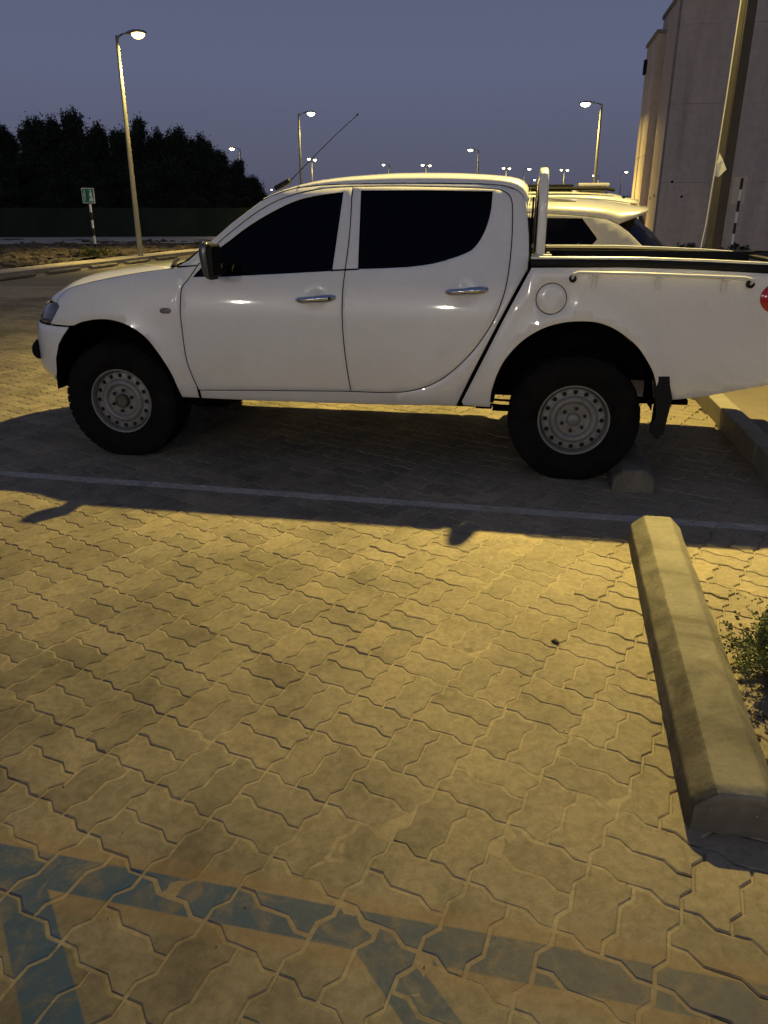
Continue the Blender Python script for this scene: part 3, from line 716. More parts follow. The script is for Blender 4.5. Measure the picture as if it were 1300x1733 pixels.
for x in [1.0, 1.05, 1.12, 1.2, 1.3, 1.4, 1.5, 1.65, 1.8, 1.95, 2.1, 2.2, 2.3, 2.38, 2.45, 2.5, 2.54, 2.57, 2.59, 2.602]:
    a, c = ze_(x), zt_(x); row = []
    for k in range(17):
        u = k / 16; ry = Wz(a) + (.88 - Wz(a)) * u ** 1.7
        xx = x - .04 * max(0, 1 - (x - 1.0) / .25) * (1 - (1 - u) ** 2)
        row.append(Vector((xx, ry, a + .0015 + (c - a) * (1 - (1 - u ** .85) ** 3.2))))
    rows.append(row + [Vector((p.x, YW - p.y, p.z)) for p in row[-2::-1]])
roof = grid('roof', rows, m_white, TR)
rows = []
for z, x in ((1.56, 2.607), (1.64, 2.606), (1.70, 2.60)): pass
rr = []
for k in range(13):
    u = -1 + k / 6; row = []
    for z in (.95, 1.1, 1.25, 1.4, 1.5, 1.60, 1.68, 1.72): 
        w = Wz(min(z, 1.66)); zz_ = min(z, 1.60 + .115 * (1 - abs(u) ** 3)) 
        row.append(Vector((2.628 - .012 * max(0, (z - 1.35) / .3) - .004 * abs(u) ** 4, .88 + u * (.88 - Wz(min(zz_, 1.66)) - .004), zz_)))
    rr.append(row)
bw = grid('cab_back', rr, m_white, TR)
b = MB(); b.box((2.634, .88, 1.49), (.012, 1.05, .30), bev=.004); b.build('rear_window', m_glass, bw)
# antenna
b = MB(); b.box((1.075, .40, 1.715), (.11, .05, .03), bev=.010, M=Matrix.Rotation(R(-25), 4, 'Y')); an = b.build('aerial_base', m_black, TR)
b = MB(); p0 = Vector((1.10, .42, 1.72)); p1 = Vector((1.555, .42, 2.10)); b.tube([p0, p0.lerp(p1, .35) + Vector((0, 0, .006)), p0.lerp(p1, .7) + Vector((0, 0, .008)), p1], [.0036, .0028, .0024, .0022], 6); b.build('aerial', m_black, an)
b = MB(); b.box(p1, (.012, .012, .012), bev=.003); b.build('aerial_tip', m_black, an)
# mirrors
for far in (False, True):
    Y = (lambda y: y) if not far else (lambda y: YW - y)
    V = []; F = []
    sec = []
    for i, (z, x0, w, d) in enumerate(((1.182, .775, .10, .018), (1.190, .757, .125, .034), (1.207, .744, .140, .046), (1.26, .730, .150, .056), (1.33, .722, .150, .060), (1.368, .726, .145, .056), (1.386, .734, .13, .046), (1.394, .746, .10, .024))):
        ring = []
        for k in range(20):
            a = 2 * math.pi * k / 20; cx = math.copysign(abs(math.cos(a)) ** .55, math.cos(a)); cy = math.copysign(abs(math.sin(a)) ** .55, math.sin(a))
            x = x0 + d * .5 * (1 + cx) * (1.0 if cx > 0 else 1.0); y = -.118 + w * .5 * cy + .0
            ring.append((x - (.0 if cx > 0 else .012 * (1 - abs(cy))), Y(y), z))
        sec.append(ring)
    for ring in sec: V += ring
    for i in range(len(sec) - 1):
        for k in range(20): F.append((i * 20 + k, i * 20 + (k + 1) % 20, (i + 1) * 20 + (k + 1) % 20, (i + 1) * 20 + k))
    F.append(tuple(range(20))); F.append(tuple((len(sec) - 1) * 20 + k for k in range(20)))
    mo = mesh_obj('door_mirror', V, F, m_mirror, TR, smooth=True)
    mo.data.set_sharp_from_angle(angle=R(45))
    b = MB(); b.box((.792, Y(-.118), 1.288), (.030, .146, .186), bev=.010); b.build('mirror_bezel', m_black, mo)
    b = MB(); b.box((.8085, Y(-.118), 1.288), (.004, .122, .160)); b.build('mirror_glass', m_glass, mo)
    b = MB(); b.box((.77, Y(-.02), 1.235), (.07, .16, .06), bev=.018); b.build('mirror_arm', m_black, mo)
# bed rails, liner, tailgate
for far in (False, True):
    Y = (lambda y: y) if not far else (lambda y: YW - y)
    P = []
    for x, z in ((2.64, 1.309), (2.9, 1.311), (3.27, 1.311), (3.6, 1.303), (3.92, 1.290), (4.10, 1.278), (4.262, 1.262)):
        b0 = Wbed(x, 1.26); P.append([Vector((x, Y(b0 - .004), z - .042)), Vector((x, Y(b0 - .008), z - .034)), Vector((x, Y(b0 - .007), z - .010)), Vector((x, Y(b0 + .004), z)), Vector((x, Y(b0 + .030), z + .003)), Vector((x, Y(b0 + .075), z)), Vector((x, Y(b0 + .085), z - .012)), Vector((x, Y(b0 + .085), z - .07))])
    rl = grid('bed_rail', P, m_black, TR)
    # white tube standing in for the lamplit highlight on the rail edge
    b = MB(); b.tube([(p[3].x, Y((p[3].y if not far else YW - p[3].y) + .004), p[3].z + .003) for p in P], .0085, 8); b.build('rail_glint', m_white, rl, smooth=True)
    b = MB(); b.box((3.45, Y(.13), 1.14), (1.60, .03, .30)); b.box((3.815, Y(.131), .90), (.87, .03, .20)); b.build('bed_liner', m_black, TR)
b = MB(); b.box((3.45, .88, .80), (1.62, .90, .04)); b.box((3.815, .88, .801), (.87, 1.52, .038)); b.build('bed_floor', m_black, TR)
b = MB(); b.box((2.675, .88, 1.14), (.03, 1.66, .30)); b.box((2.676, .88, .90), (.03, .88, .22)); b.build('bed_front_wall', m_black, TR)
b = MB(); b.box((4.232, .88, .985), (.045, 1.66, .52), bev=.012); tg = b.build('tailgate', m_white, TR)
b = MB(); b.box((4.232, .88, 1.256), (.055, 1.66, .022), bev=.006); b.build('tailgate_cap', m_black, tg)
b = MB(); b.box((4.268, .88, 1.08), (.02, .22, .06), bev=.006); b.build('tailgate_handle', m_black, tg)
b = MB(); b.box((4.33, .88, .68), (.14, 1.50, .10), bev=.025); b.box((4.28, .35, .62), (.10, .08, .06), bev=.01); b.box((4.28, 1.41, .62), (.10, .08, .06), bev=.01); rb = b.build('rear_bumper', m_black, TR)
b = MB(); b.box((4.405, .88, .70), (.01, .5, .11)); b.build('number_plate', m_pw, rb)
for far in (False, True):
    Y = (lambda y: y) if not far else (lambda y: YW - y)
    out = curve([(4.262, 1.205), (4.05, 1.205), (3.955, 1.198), (3.905, 1.165), (3.888, 1.118), (3.905, 1.068), (3.96, 1.030), (4.05, 1.0), (4.16, .93), (4.262, .90)])
    panel('tail_light', join(out, [(4.262, 1.205)]), side(lambda x, z: Wbed(x, z) - .004, far), m_red, TR, step=.05, flip=far, lift=.004)
# side rope rail
for far in (False, True):
    Y = (lambda y: y) if not far else (lambda y: YW - y)
    yb = -.048
    b = MB(); b.tube([(2.880, Y(.0), 1.205), (2.876, Y(yb * .7), 1.215), (2.882, Y(yb), 1.232), (2.905, Y(yb), 1.242), (3.257, Y(yb), 1.239), (3.78, Y(yb), 1.225), (3.815, Y(yb), 1.217), (3.828, Y(yb * .8), 1.205), (3.826, Y(0), 1.186)], .0085, 8); rp_ = b.build('rope_rail', m_white, TR, smooth=True)
    for x, z in ((2.879, 1.205), (3.826, 1.188)):
        b = MB(); b.tube([(x, Y(.012), z), (x, Y(-.014), z)], .021, 14); b.build('rail_end_grommet', m_black, rp_)
    for x, z in ((2.998, 1.241), (3.340, 1.238), (3.691, 1.228)):
        b = MB(); b.box((x, Y(-.028), z - .006), (.030, .05, .026), bev=.005); b.box((x, Y(-.006), z - .048), (.022, .018, .075), bev=.004); b.build('rail_bracket', m_white, rp_)
# sports bar
for off in (0.0,):
    b = MB(); path = []
    pts3 = [(2.690, .150, 1.29), (2.690, .152, 1.55), (2.688, .160, 1.68), (2.686, .185, 1.742), (2.684, .24, 1.765), (2.684, .34, 1.772), (2.684, .88, 1.775)]
    full = pts3 + [(p[0], YW - p[1], p[2]) for p in pts3[-2::-1]]
    b.tube(full, .026, 24, sq=.5); sb = b.build('sports_bar', m_white, TR, smooth=True)
    for y in (.150, YW - .150):
        b = MB(); b.box((2.70, y, 1.318), (.115, .085, .018), bev=.005)
        b.box((2.735, y, 1.33), (.02, .02, .018), bev=.004); b.box((2.665, y - .03, 1.33), (.015, .015, .018), bev=.003); b.build('bar_foot', m_silver, sb)
        b = MB(); b.tube([(2.664, y + .03, 1.31), (2.664, y + .03, 1.60), (2.668, y + .04, 1.72)], .012, 8); b.build('bar_pad', m_black, sb)
# mud flaps, wheel arch liners
flap = [(3.384, .669), (3.471, .670), (3.480, .62), (3.505, .535), (3.496, .483), (3.487, .395), (3.480, .326), (3.435, .300), (3.405, .332), (3.399, .384), (3.424, .421), (3.421, .480), (3.40, .56)]
for far in (False, True):
    Y = (lambda y: y) if not far else (lambda y: YW - y)
    Mx = Matrix(((1, 0, 0, 0), (0, 0, 1, 0), (0, 1, 0, 0), (0, 0, 0, 1)))
    b = MB(); b.prism(flap, Y(-.006), Y(.030), Mx); b.box((3.455, Y(.14), .47), (.018, .24, .36), bev=.004); b.build('mud_flap', m_black, TR)
    for cx, cz, r in ((-.012, .47, .440), (2.932, .50, .472)):
        P = [[Vector((cx + r * math.cos(a), Y(y), cz + r * math.sin(a))) for a in [math.pi * (k / 18) * 1.05 - .03 * math.pi for k in range(19)]] for y in (.035, .2, .42)]
        ln = grid('arch_liner', P, m_dark, TR)
b = MB(); b.box((0.02, .88, .80), (.95, .86, .55)); b.box((2.93, .88, .80), (1.1, .82, .24)); b.box((1.4, .88, .46), (1.9, 1.50, .09)); b.box((3.8, .88, .74), (.8, 1.3, .08)); b.box((-.47, .88, .70), (.22, 1.1, .28)); b.box((2.93, .44, .78), (1.05, .03, .44)); b.box((2.93, 1.32, .78), (1.05, .03, .44)); b.build('floor_pan', m_dark, TR)
b = MB(); b.box((1.45, .45, .50), (3.7, .09, .13), bev=.01); b.box((1.45, 1.31, .50), (3.7, .09, .13), bev=.01); b.box((3.73, .45, .64), (.95, .09, .10), bev=.01); b.box((3.73, 1.31, .64), (.95, .09, .10), bev=.01)
b.tube([(2.96, .25, .37), (2.96, 1.51, .37)], .045, 12); b.box((2.96, .88, .37), (.24, .28, .24), bev=.06); b.tube([(0, .25, .34), (0, 1.51, .34)], .035, 10); b.box((0, .9, .34), (.3, .4, .14), bev=.04)
b.tube([(.4, .8, .42), (2.9, .86, .39)], .035, 10); b.box((2.74, .30, .375), (.56, .06, .03)); b.box((3.3, .30, .46), (.7, .06, .03)); ch = b.build('chassis', m_dark, TR)
b = MB(); b.tube([(.6, 1.2, .36), (1.6, 1.22, .38), (2.5, 1.3, .43), (3.2, 1.35, .54), (4.1, 1.40, .56)], .03, 10); b.tube([(1.5, 1.22, .39), (2.0, 1.22, .39)], .075, 12); b.build('exhaust', m_dark, ch)
b = MB(); b.box((.62, .30, .395), (.35, .30, .04), bev=.012); b.build('lower_arm', m_dark, ch)
b = MB(); b.box((2.41, .12, .425), (.10, .05, .025), bev=.006); b.build('spring_hanger', m_dark, ch)
for q_ in ((.16, .43, .40, .20), (.18, .455, .44, .22)):
    b = MB(); b.tube([(2.42, q_[0], q_[1]), (2.66, q_[3], q_[2])], .008, 6); b.build('brake_pipe', m_dark, ch)
b = MB(); b.lathe([(.001, -.09), (.2, -.09), (.34, -.07), (.36, 0), (.34, .07), (.2, .09), (.001, .09)], 28, Matrix.Translation((3.75, .88, .66))); b.build('spare_tyre', m_rubber, ch, smooth=True)
# wheels
def rim_geo():
    Mz = Matrix.Identity(4)
    out = MB(); out.lathe([(.2165, -.02), (.2175, -.004), (.214, .001), (.206, .0), (.2005, -.010), (.198, -.036), (.194, -.048), (.191, -.044), (.190, -.034)], 64)
    # ring with 16 real holes
    n = 16; r0, r1 = .147, .190; z0, z1 = -.026, -.034; V = []; F = []
    for s in range(n):
        a0 = 2 * math.pi * s / n; da = 2 * math.pi / n
        def P(u, v):     # u across angle -1..1, v radial -1..1
            r = (r0 + r1) / 2 + v * (r1 - r0) / 2; a = a0 + u * da / 2; z = z0 + (z1 - z0) * (v + 1) / 2
            return (r * math.cos(a), r * math.sin(a), z + .004 * (1 - v * v))
        outer = [(-1, -1), (0, -1), (1, -1), (1, 0), (1, 1), (0, 1), (-1, 1), (-1, 0)]
        hr = .0148; rm = (r0 + r1) / 2
        b_ = len(V)
        for u, v in outer: V.append(P(u, v))
        cz = z0 + (z1 - z0) * .5 + .004
        for ring, (rr_, dz) in enumerate(((hr, 0), (hr, -.014))):
            for k in range(8):
                an_ = math.radians(-135 + 45 * k); ux = rr_ * math.cos(an_); vy = rr_ * math.sin(an_)
                r = rm + vy; a = a0 + ux / rm; V.append((r * math.cos(a), r * math.sin(a), cz + dz))
        for k in range(8):
            k2 = (k + 1) % 8; F.append((b_ + k, b_ + k2, b_ + 8 + k2, b_ + 8 + k)); F.append((b_ + 8 + k, b_ + 8 + k2, b_ + 16 + k2, b_ + 16 + k))
    out.add(V, F)
    out.lathe([(.147, -.026), (.140, -.016), (.131, -.008), (.122, -.006), (.113, -.009), (.105, -.018), (.098, -.027), (.060, -.029), (.042, -.029)], 64)
    return out
def tyre_geo():
    o = MB(); prof = [(.205, -.02), (.212, -.002), (.222, .006), (.236, .0075), (.240, .011), (.262, .016), (.30, .020), (.338, .018), (.360, .011), (.377, .0), (.387, -.016), (.391, -.05), (.391, -.13), (.391, -.21), (.387, -.238), (.375, -.254), (.33, -.27), (.27, -.27), (.205, -.24)]
    o.lathe(prof, 72)
    for k in range(44):
        a = 2 * math.pi * k / 44
        for zc_, off in ((-.022, 0), (-.238, .07)):
            Mm = Matrix.Rotation(a + off, 4, 'Z') @ Matrix.Translation((.382, 0, zc_))
            o.box((0, 0, 0), (.009, .045, .045), M=Matrix.Identity(4)); 
            nv = 8; bb = len(o.V) - 8
            for q in range(bb, len(o.V)): o.V[q] = tuple(Mm @ Vector(o.V[q]))
        for zc_, off in ((-.085, .03), (-.13, .09), (-.175, .05)):
            Mm = Matrix.Rotation(a + off, 4, 'Z') @ Matrix.Translation((.391, 0, zc_)) @ Matrix.Rotation(.4 * (1 if zc_ > -.13 else -1), 4, 'X')
            o.box((0, 0, 0), (.012, .040, .036), M=Matrix.Identity(4)); bb = len(o.V) - 8
            for q in range(bb, len(o.V)): o.V[q] = tuple(Mm @ Vector(o.V[q]))
    return o
RG = rim_geo(); TG = tyre_geo()
def wheel(x, far, hub):
    cz = .377; s = 1 if far else -1
    # wheel axis local +Z (outer face) -> world -y (near) or +y (far)
    Mw = Matrix.Translation((x, .034 if not far else YW - .034, cz)) @ Matrix.Rotation(R(90) * (1 if not far else -1), 4, 'X')
    def tf(g): return [Mw @ Vector(v) for v in g.V]
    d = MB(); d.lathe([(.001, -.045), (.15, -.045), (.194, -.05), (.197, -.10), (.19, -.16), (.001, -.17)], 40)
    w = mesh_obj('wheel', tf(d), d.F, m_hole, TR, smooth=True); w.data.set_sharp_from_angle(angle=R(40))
    tv = tf(TG); tv = [Vector((v.x, v.y, max(v.z, .0015 + (v.z + .02) * .03))) for v in tv]
    ty = mesh_obj('tyre', tv, TG.F, m_rubber, w, smooth=True); ty.data.set_sharp_from_angle(angle=R(35))
    rm = mesh_obj('rim', tf(RG), RG.F, m_rim, w, smooth=True); rm.data.set_sharp_from_angle(angle=R(42))
    h = MB()
    if hub: h.lathe([(.046, -.03), (.045, -.002), (.040, .004), (.032, .004), (.030, -.004), (.018, -.006), (.001, -.004)], 28)
    else: h.lathe([(.043, -.030), (.040, -.016), (.036, -.008), (.028, -.004), (.001, -.002)], 28)
    ho = mesh_obj('hub_cap', tf(h), h.F, m_rim if not hub else m_mirror, w, smooth=True); ho.data.set_sharp_from_angle(angle=R(40))
    for k in range(6):
        a = 2 * math.pi * k / 6 + .35; g = MB(); T = Matrix.Translation((.071 * math.cos(a), .071 * math.sin(a), 0))
        g.lathe([(.0165, -.0285), (.016, -.0275), (.0145, -.030)], 12, T); g.lathe([(.0105, -.030), (.0100, -.012), (.0075, -.009), (.001, -.009)], 6, T)
        mesh_obj('wheel_nut', tf(g), g.F, m_hole, w)
for x, hub in ((0.0, True), (2.957, False)):
    for far in (False, True): wheel(x, far, hub)

# ------------------------------------------------------------------ the two white cars in the next bays
def suv(name, label, yoff, prm):
    """parked beyond the pickup, same heading; x as in the pickup's frame, y from its near side"""
    S = empty(name, L2W(0, yoff), TANG); tag(S, label, 'car', 'white cars parked beyond the pickup')
    w = 1.86; H = prm['H']; dx = prm['dx']
    Wc = hermite([.25, .40, .60, .80, 1.0, 1.15, 1.35, 1.50, 1.60, H], [.10, .03, .004, 0, .010, .028, .070, .110, .165, .45])
    zb = prm['belt']; zw = prm['wtop']
    def m(x, z, d=0): return Vector((x, Wc(z) + d, z))
    arch = lambda cx: [(cx + .37 * math.cos(a), .34 + .37 * math.sin(a)) for a in [math.pi * (1 - k / 12) for k in range(13)]]
    top = prm['top']                      # roofside line, front to rear
    out = join([(-.55, .30), (-.36 + .0, .30)], arch(0.05), [(.42, .25), (2.48, .25)], arch(2.85), [(3.22, .28), (3.70, .36), (3.86, .48), (3.90, .70), (3.86, .92)],
               prm['rear'], top[::-1], [(1.02, zb + .02), (.80, zb - .02), (.1, .98), (-.45, .86), (-.68, .66), (-.70, .42)])
    wins = prm['wins']
    for far in (False, True):
        fm = (lambda u, v, d: Vector((u + dx, Wc(v) + d, v))) if not far else (lambda u, v, d: Vector((u + dx, w - Wc(v) - d, v)))
        body = panel('body_side', out, fm, m_white2, S, holes=wins, step=.07, flip=far, rnd=.006)
        for q in wins: panel('side_window', inset(q, -.004), fm, m_glass, body, step=.15, lift=-.012, gap=0, flip=far)
        for cx in (.05, 2.85):
            b = MB(); yy = .06 if not far else w - .06; sg = 1 if not far else -1
            b.lathe([(.001, 0), (.12, .0), (.20, -.01), (.215, 0), (.23, .006), (.30, .01), (.335, -.01), (.34, -.04), (.34, -.19), (.30, -.22), (.001, -.22)], 36, Matrix.Translation((cx + dx, yy, .34)) @ Matrix.Rotation(R(90) * sg, 4, 'X'))
            b.build('wheel', m_rubber, S, smooth=True)
        pts = prm['rail']
        if pts:
            b = MB(); Yr = (lambda y: y) if not far else (lambda y: w - y)
            b.tube([(x + dx, Yr(.30), z) for x, z in pts], prm['rail_r'], 8); b.build('roof_rail', prm['rail_m'], S, smooth=True)
    # roof skin from roofside line over the top
    rows = []
    tz = hermite([p[0] for p in top], [p[1] for p in top]); ct = hermite(*prm['crown'])
    x0, x1 = top[0][0], prm['rend']
    for k in range(30):
        x = x0 + (x1 - x0) * k / 29; a = tz(min(x, top[-1][0])); c = ct(x); row = []
        if x > top[-1][0]: a = tz(top[-1][0]) + (prm['tipz'] - tz(top[-1][0])) * min(1, ((x - top[-1][0]) / (x1 - top[-1][0])))
        for j in range(15):
            u = j / 14; yy = Wc(a) + (w / 2 - Wc(a)) * u ** 1.4
            row.append(Vector((x + dx + .06 * (1 - (1 - u) ** 2) * (k / 29) ** 6, yy, a + .001 + (c - a) * (1 - (1 - u ** .8) ** 2.6))))
        rows.append(row + [Vector((p.x, w - p.y, p.z)) for p in row[-2::-1]])
    rf = grid('roof', rows, m_white2, S)
    rf.modifiers.new('s', 'SOLIDIFY').thickness = -.018
    # tailgate glass and lower tailgate
    re = prm['rear'][::-1]; re = [(re[0][0] - .09, re[0][1] + .085)] + re; rows = []
    for x, z in re:
        row = []
        for j in range(13):
            u = -1 + j / 6; row.append(Vector((x + dx - .012 + prm['bulge'](z) * (1 - u ** 4), w / 2 + u * (w / 2 - Wc(z) - .01), z)))
        rows.append(row)
    grid('rear_window', rows[:prm['ng']], m_glass, S); rows2 = rows[prm['ng'] - 1:]
    for z, x in ((.7, 3.90), (.48, 3.86), (.34, 3.70)): rows2.append([Vector((x + dx + .10 * (1 - (-1 + j / 6) ** 4), w / 2 + (-1 + j / 6) * (w / 2 - Wc(z) - .01), z)) for j in range(13)])
    grid('tailgate', rows2, m_white2, S)
    # bonnet + windscreen
    fr = [(top[0][0], top[0][1]), (1.02, zb + .02), (.80, zb - .02), (.1, .98), (-.45, .86), (-.68, .66), (-.70, .42), (-.55, .30)]
    rows = [[Vector((x + dx - .12 * (1 - u * u), w / 2 + u * (w / 2 - Wc(z) - .004), z + .02 * (1 - u * u))) for u in [-1 + j / 6 for j in range(13)]] for x, z in fr]
    grid('windscreen', rows[:2], m_glass, S); grid('bonnet', rows[1:], m_white2, S)
    b = MB(); b.box((1.6 + dx, w / 2, .45), (4.2, w - .3, .3)); b.build('floor_pan', m_dark, S)
    return S
s1 = suv('estate_car', 'white estate car with a roof spoiler parked just beyond the pickup bed', 2.62, dict(H=1.70, dx=0, belt=1.08, wtop=1.52,
    top=[(1.45, 1.50), (1.8, 1.56), (2.2, 1.565), (2.72, 1.548), (3.05, 1.530), (3.28, 1.505), (3.385, 1.462)],
    rear=[(3.86, .92), (3.80, 1.04), (3.71, 1.17), (3.60, 1.285), (3.48, 1.395), (3.385, 1.462)], ng=5, bulge=hermite([.9, 1.25, 1.6], [.10, .26, .29]),
    wins=[[(1.35, 1.14), (2.15, 1.14), (2.10, 1.50), (1.72, 1.485)], [(2.25, 1.14), (3.0, 1.16), (3.13, 1.24), (3.215, 1.335), (3.195, 1.365), (3.075, 1.505), (2.22, 1.515)]],
    crown=([1.4, 1.8, 2.2, 2.72, 3.07, 3.28, 3.60, 3.75], [1.56, 1.655, 1.68, 1.682, 1.672, 1.655, 1.605, 1.58]), rend=3.61, tipz=1.556,
    rail=[(1.9, 1.655), (2.0, 1.668), (2.8, 1.664), (2.95, 1.652), (3.02, 1.636)], rail_r=.011, rail_m=m_silver))
s2 = suv('large_suv', 'taller white car with a dark roof rack, second beyond the pickup bed', 5.25, dict(H=1.86, dx=.10, belt=1.15, wtop=1.68,
    top=[(1.2, 1.64), (1.6, 1.70), (2.2, 1.715), (2.9, 1.71), (3.2, 1.70), (3.45, 1.685), (3.68, 1.655)],
    rear=[(3.86, .92), (3.87, 1.1), (3.84, 1.3), (3.79, 1.48), (3.74, 1.60), (3.68, 1.655)], ng=6, bulge=hermite([.9, 1.25, 1.75], [.10, .13, .13]),
    wins=[[(1.3, 1.2), (2.15, 1.2), (2.13, 1.645), (1.62, 1.63)], [(2.25, 1.2), (3.05, 1.2), (3.05, 1.645), (2.24, 1.655)], [(3.15, 1.2), (3.62, 1.25), (3.60, 1.625), (3.15, 1.645)]],
    crown=([1.2, 1.6, 2.2, 2.9, 3.2, 3.45, 3.68, 3.8], [1.70, 1.80, 1.82, 1.815, 1.80, 1.775, 1.72, 1.69]), rend=3.76, tipz=1.645,
    rail=[(1.6, 1.80), (1.7, 1.822), (3.40, 1.818), (3.50, 1.80)], rail_r=.020, rail_m=m_black))
b = MB(); b.box((3.36, .93, 1.865), (.36, 1.1, .035), bev=.008); b.build('roof_tray', m_white2, s2)
b = MB(); b.box((2.50, .93, 1.855), (1.25, 1.1, .03), bev=.006); b.build('sunroof', m_black, s2)
# ------------------------------------------------------------------ lamps
def road_light(ld):
    # luminaire with a road-lighting distribution: weak straight down, strongest about 35-45 degrees off, cut off above 80
    ld.use_nodes = True; nn, nl = ld.node_tree.nodes, ld.node_tree.links; em = nn['Emission']
    gq = nn.new('ShaderNodeTexCoord'); sq = nn.new('ShaderNodeSeparateXYZ'); nl.new(gq.outputs['Normal'], sq.inputs[0])
    ac = nn.new('ShaderNodeMath'); ac.operation = 'MULTIPLY'; ac.inputs[1].default_value = LAMP_SIGN; nl.new(sq.outputs['Z'], ac.inputs[0])
    rq = nn.new('ShaderNodeValToRGB'); nl.new(ac.outputs[0], rq.inputs[0]); eq = rq.color_ramp.elements
    eq[0].position = .12; eq[0].color = (0, 0, 0, 1); eq[1].position = 1.0; eq[1].color = (.26, .26, .26, 1)
    for p_, v_ in ((.30, .08), (.45, .13), (.60, .22), (.68, .35), (.74, .66), (.79, .97), (.84, 1.0), (.92, .66)): e_ = eq.new(p_); e_.color = (v_, v_, v_, 1)
    nl.new(rq.outputs[0], em.inputs['Strength'])
def lamp_meshes():
    r = {}
    b = MB(); H = 7.0; n = 12
    b.lathe([(.105, 0), (.105, .05), (.098, .06), (.052, H - .05), (.05, H), (.001, H + .02)], n); b.lathe([(.16, 0), (.16, .03), (.11, .035)], n); r['pole'] = b
    b = MB(); b.tube([(0, 0, H - .12), (.06, 0, H - .02), (.20, 0, H + .04), (.42, 0, H + .07)], [.035, .035, .03, .028], 8); r['arm'] = b
    b = MB(); V = []; F = []; rings = []
    for i, (x, wd, h0, h1) in enumerate(((.36, .05, .04, .10), (.45, .10, .03, .13), (.62, .15, .03, .16), (.85, .15, .03, .155), (1.0, .10, .03, .12), (1.05, .04, .04, .09))):
        rings.append([(x, wd * math.copysign(abs(math.cos(2 * math.pi * k / 12)) ** .7, math.cos(2 * math.pi * k / 12)), H + (h0 + h1) / 2 + (h1 - h0) / 2 * math.sin(2 * math.pi * k / 12)) for k in range(12)])
    for g in rings: V += g
    for i in range(5):
        for k in range(12): F.append((i * 12 + k, i * 12 + (k + 1) % 12, (i + 1) * 12 + (k + 1) % 12, (i + 1) * 12 + k))
    F.append(tuple(range(12))); F.append(tuple(60 + k for k in range(12))); b.add(V, F); r['head'] = b
    b = MB(); V = []; F = []
    for i in range(7):
        a = math.pi / 2 * i / 6
        for k in range(16):
            w_ = 2 * math.pi * k / 16; V.append((.76 + .235 * math.cos(w_) * math.cos(a), .145 * math.sin(w_) * math.cos(a), H + .045 - .165 * math.sin(a)))
    for i in range(6):
        for k in range(16): F.append((i * 16 + k, i * 16 + (k + 1) % 16, (i + 1) * 16 + (k + 1) % 16, (i + 1) * 16 + k))
    b.add(V, F); r['lens'] = b
    return r
LM = lamp_meshes(); lamp_me = {}
for k, b in LM.items():
    me = bpy.data.meshes.new(k); me.from_pydata(b.V, [], b.F); me.materials.append({'pole': m_pole, 'arm': m_pole, 'head': m_silver, 'lens': m_lens}[k])
    me.polygons.foreach_set('use_smooth', [True] * len(me.polygons)); lamp_me[k] = me
lensW = lamp_me['lens'].copy(); lensW.materials[0] = m_lensW
def street_lamp(x, y, rz, label, H=7.0, double=False, watt=0.0, white=False, scale=1.0, col=LAMP_COL, big=1.0, flat_=False):
    t = empty('street_lamp', (x, y, 0), rz); t.scale = (1, 1, H / 7.0); tag(t, label, 'street lamp', 'tall street lamps')
    o = bpy.data.objects.new('pole', lamp_me['pole']); link(o, t)
    for s in ((0,) if not double else (0, math.pi)):
        a = bpy.data.objects.new('arm', lamp_me['arm']); link(a, t); a.rotation_euler = (0, 0, s)
        h = bpy.data.objects.new('lamp_head', lamp_me['head']); link(h, t); h.rotation_euler = (0, 0, s)
        l = bpy.data.objects.new('lens', lensW if white else lamp_me['lens']); link(l, h)
        if watt:
            ld = bpy.data.lights.new('lamp_light', 'POINT'); ld.shadow_soft_size = .09 * big; ld.energy = watt * 4.5; ld.color = col
            if not flat_: road_light(ld)
            else: ld.energy = watt * 2.6
            lo = bpy.data.objects.new('lamp_light', ld); C.objects.link(lo); lo.parent = t
            lo.location = (.76 * math.cos(s), .76 * math.sin(s), 6.86)
    return t
A_ = TANG
# the lamp that lights the scene stands beyond the bay kerb; its head is above the picture
street_lamp(-8.86, 29.4, A_, 'tall lit lamp post beside the striped sign post, leftmost lamp', watt=1000)
street_lamp(10.46, 41.4, A_ + math.pi, 'tall lit lamp post close to the building, its head pointing left', H=6.4, watt=850, white=True)
street_lamp(-5.1, 51.1, A_, 'tall lit lamp post behind the pickup aerial', watt=300, white=True)
street_lamp(-13.3, 77.9, A_ + math.pi, 'lamp post in front of the right end of the dark trees', white=True, watt=260)
street_lamp(-8.0, 93.1, 1.2, 'double-headed lamp just right of the lamp behind the aerial', double=True, white=True, watt=260)
street_lamp(0.7, 103.3, A_ + math.pi, 'small far lamp over the front of the pickup roof', white=True, watt=260)
street_lamp(5.3, 104.5, .9, 'double-headed small lamp over the middle of the pickup roof', double=True, white=True, watt=260)
street_lamp(8.9, 79.3, A_ + math.pi, 'mid-size lamp over the rear half of the pickup roof', white=True, watt=260)
street_lamp(16.3, 111.4, .9, 'double-headed far lamp over the rear end of the pickup roof', double=True, white=True, watt=260)
street_lamp(18.9, 112.9, .3, 'far lamp just left of the sports bar', white=True, watt=260)
street_lamp(25.0, 116.0, .8, 'double-headed far lamp right of the sports bar', double=True, white=True, watt=260)
street_lamp(26.5, 150.0, .5, 'smallest far lamp low over the dark roof rack', white=True, watt=260)
street_lamp(34.0, 132.3, A_ + math.pi, 'far lamp between the car roof rack and the building, the left of two', white=True, watt=260)
street_lamp(34.4, 121.0, .4, 'far lamp nearest to the building edge, the right of two', white=True, watt=260)
street_lamp(-28.2, 213.2, A_ + math.pi, 'faint distant lamp at the foot of the windscreen pillar', white=True, watt=260)
street_lamp(-27.2, 218.8, .2, 'faint distant lamp beside the aerial base', white=True, watt=260)
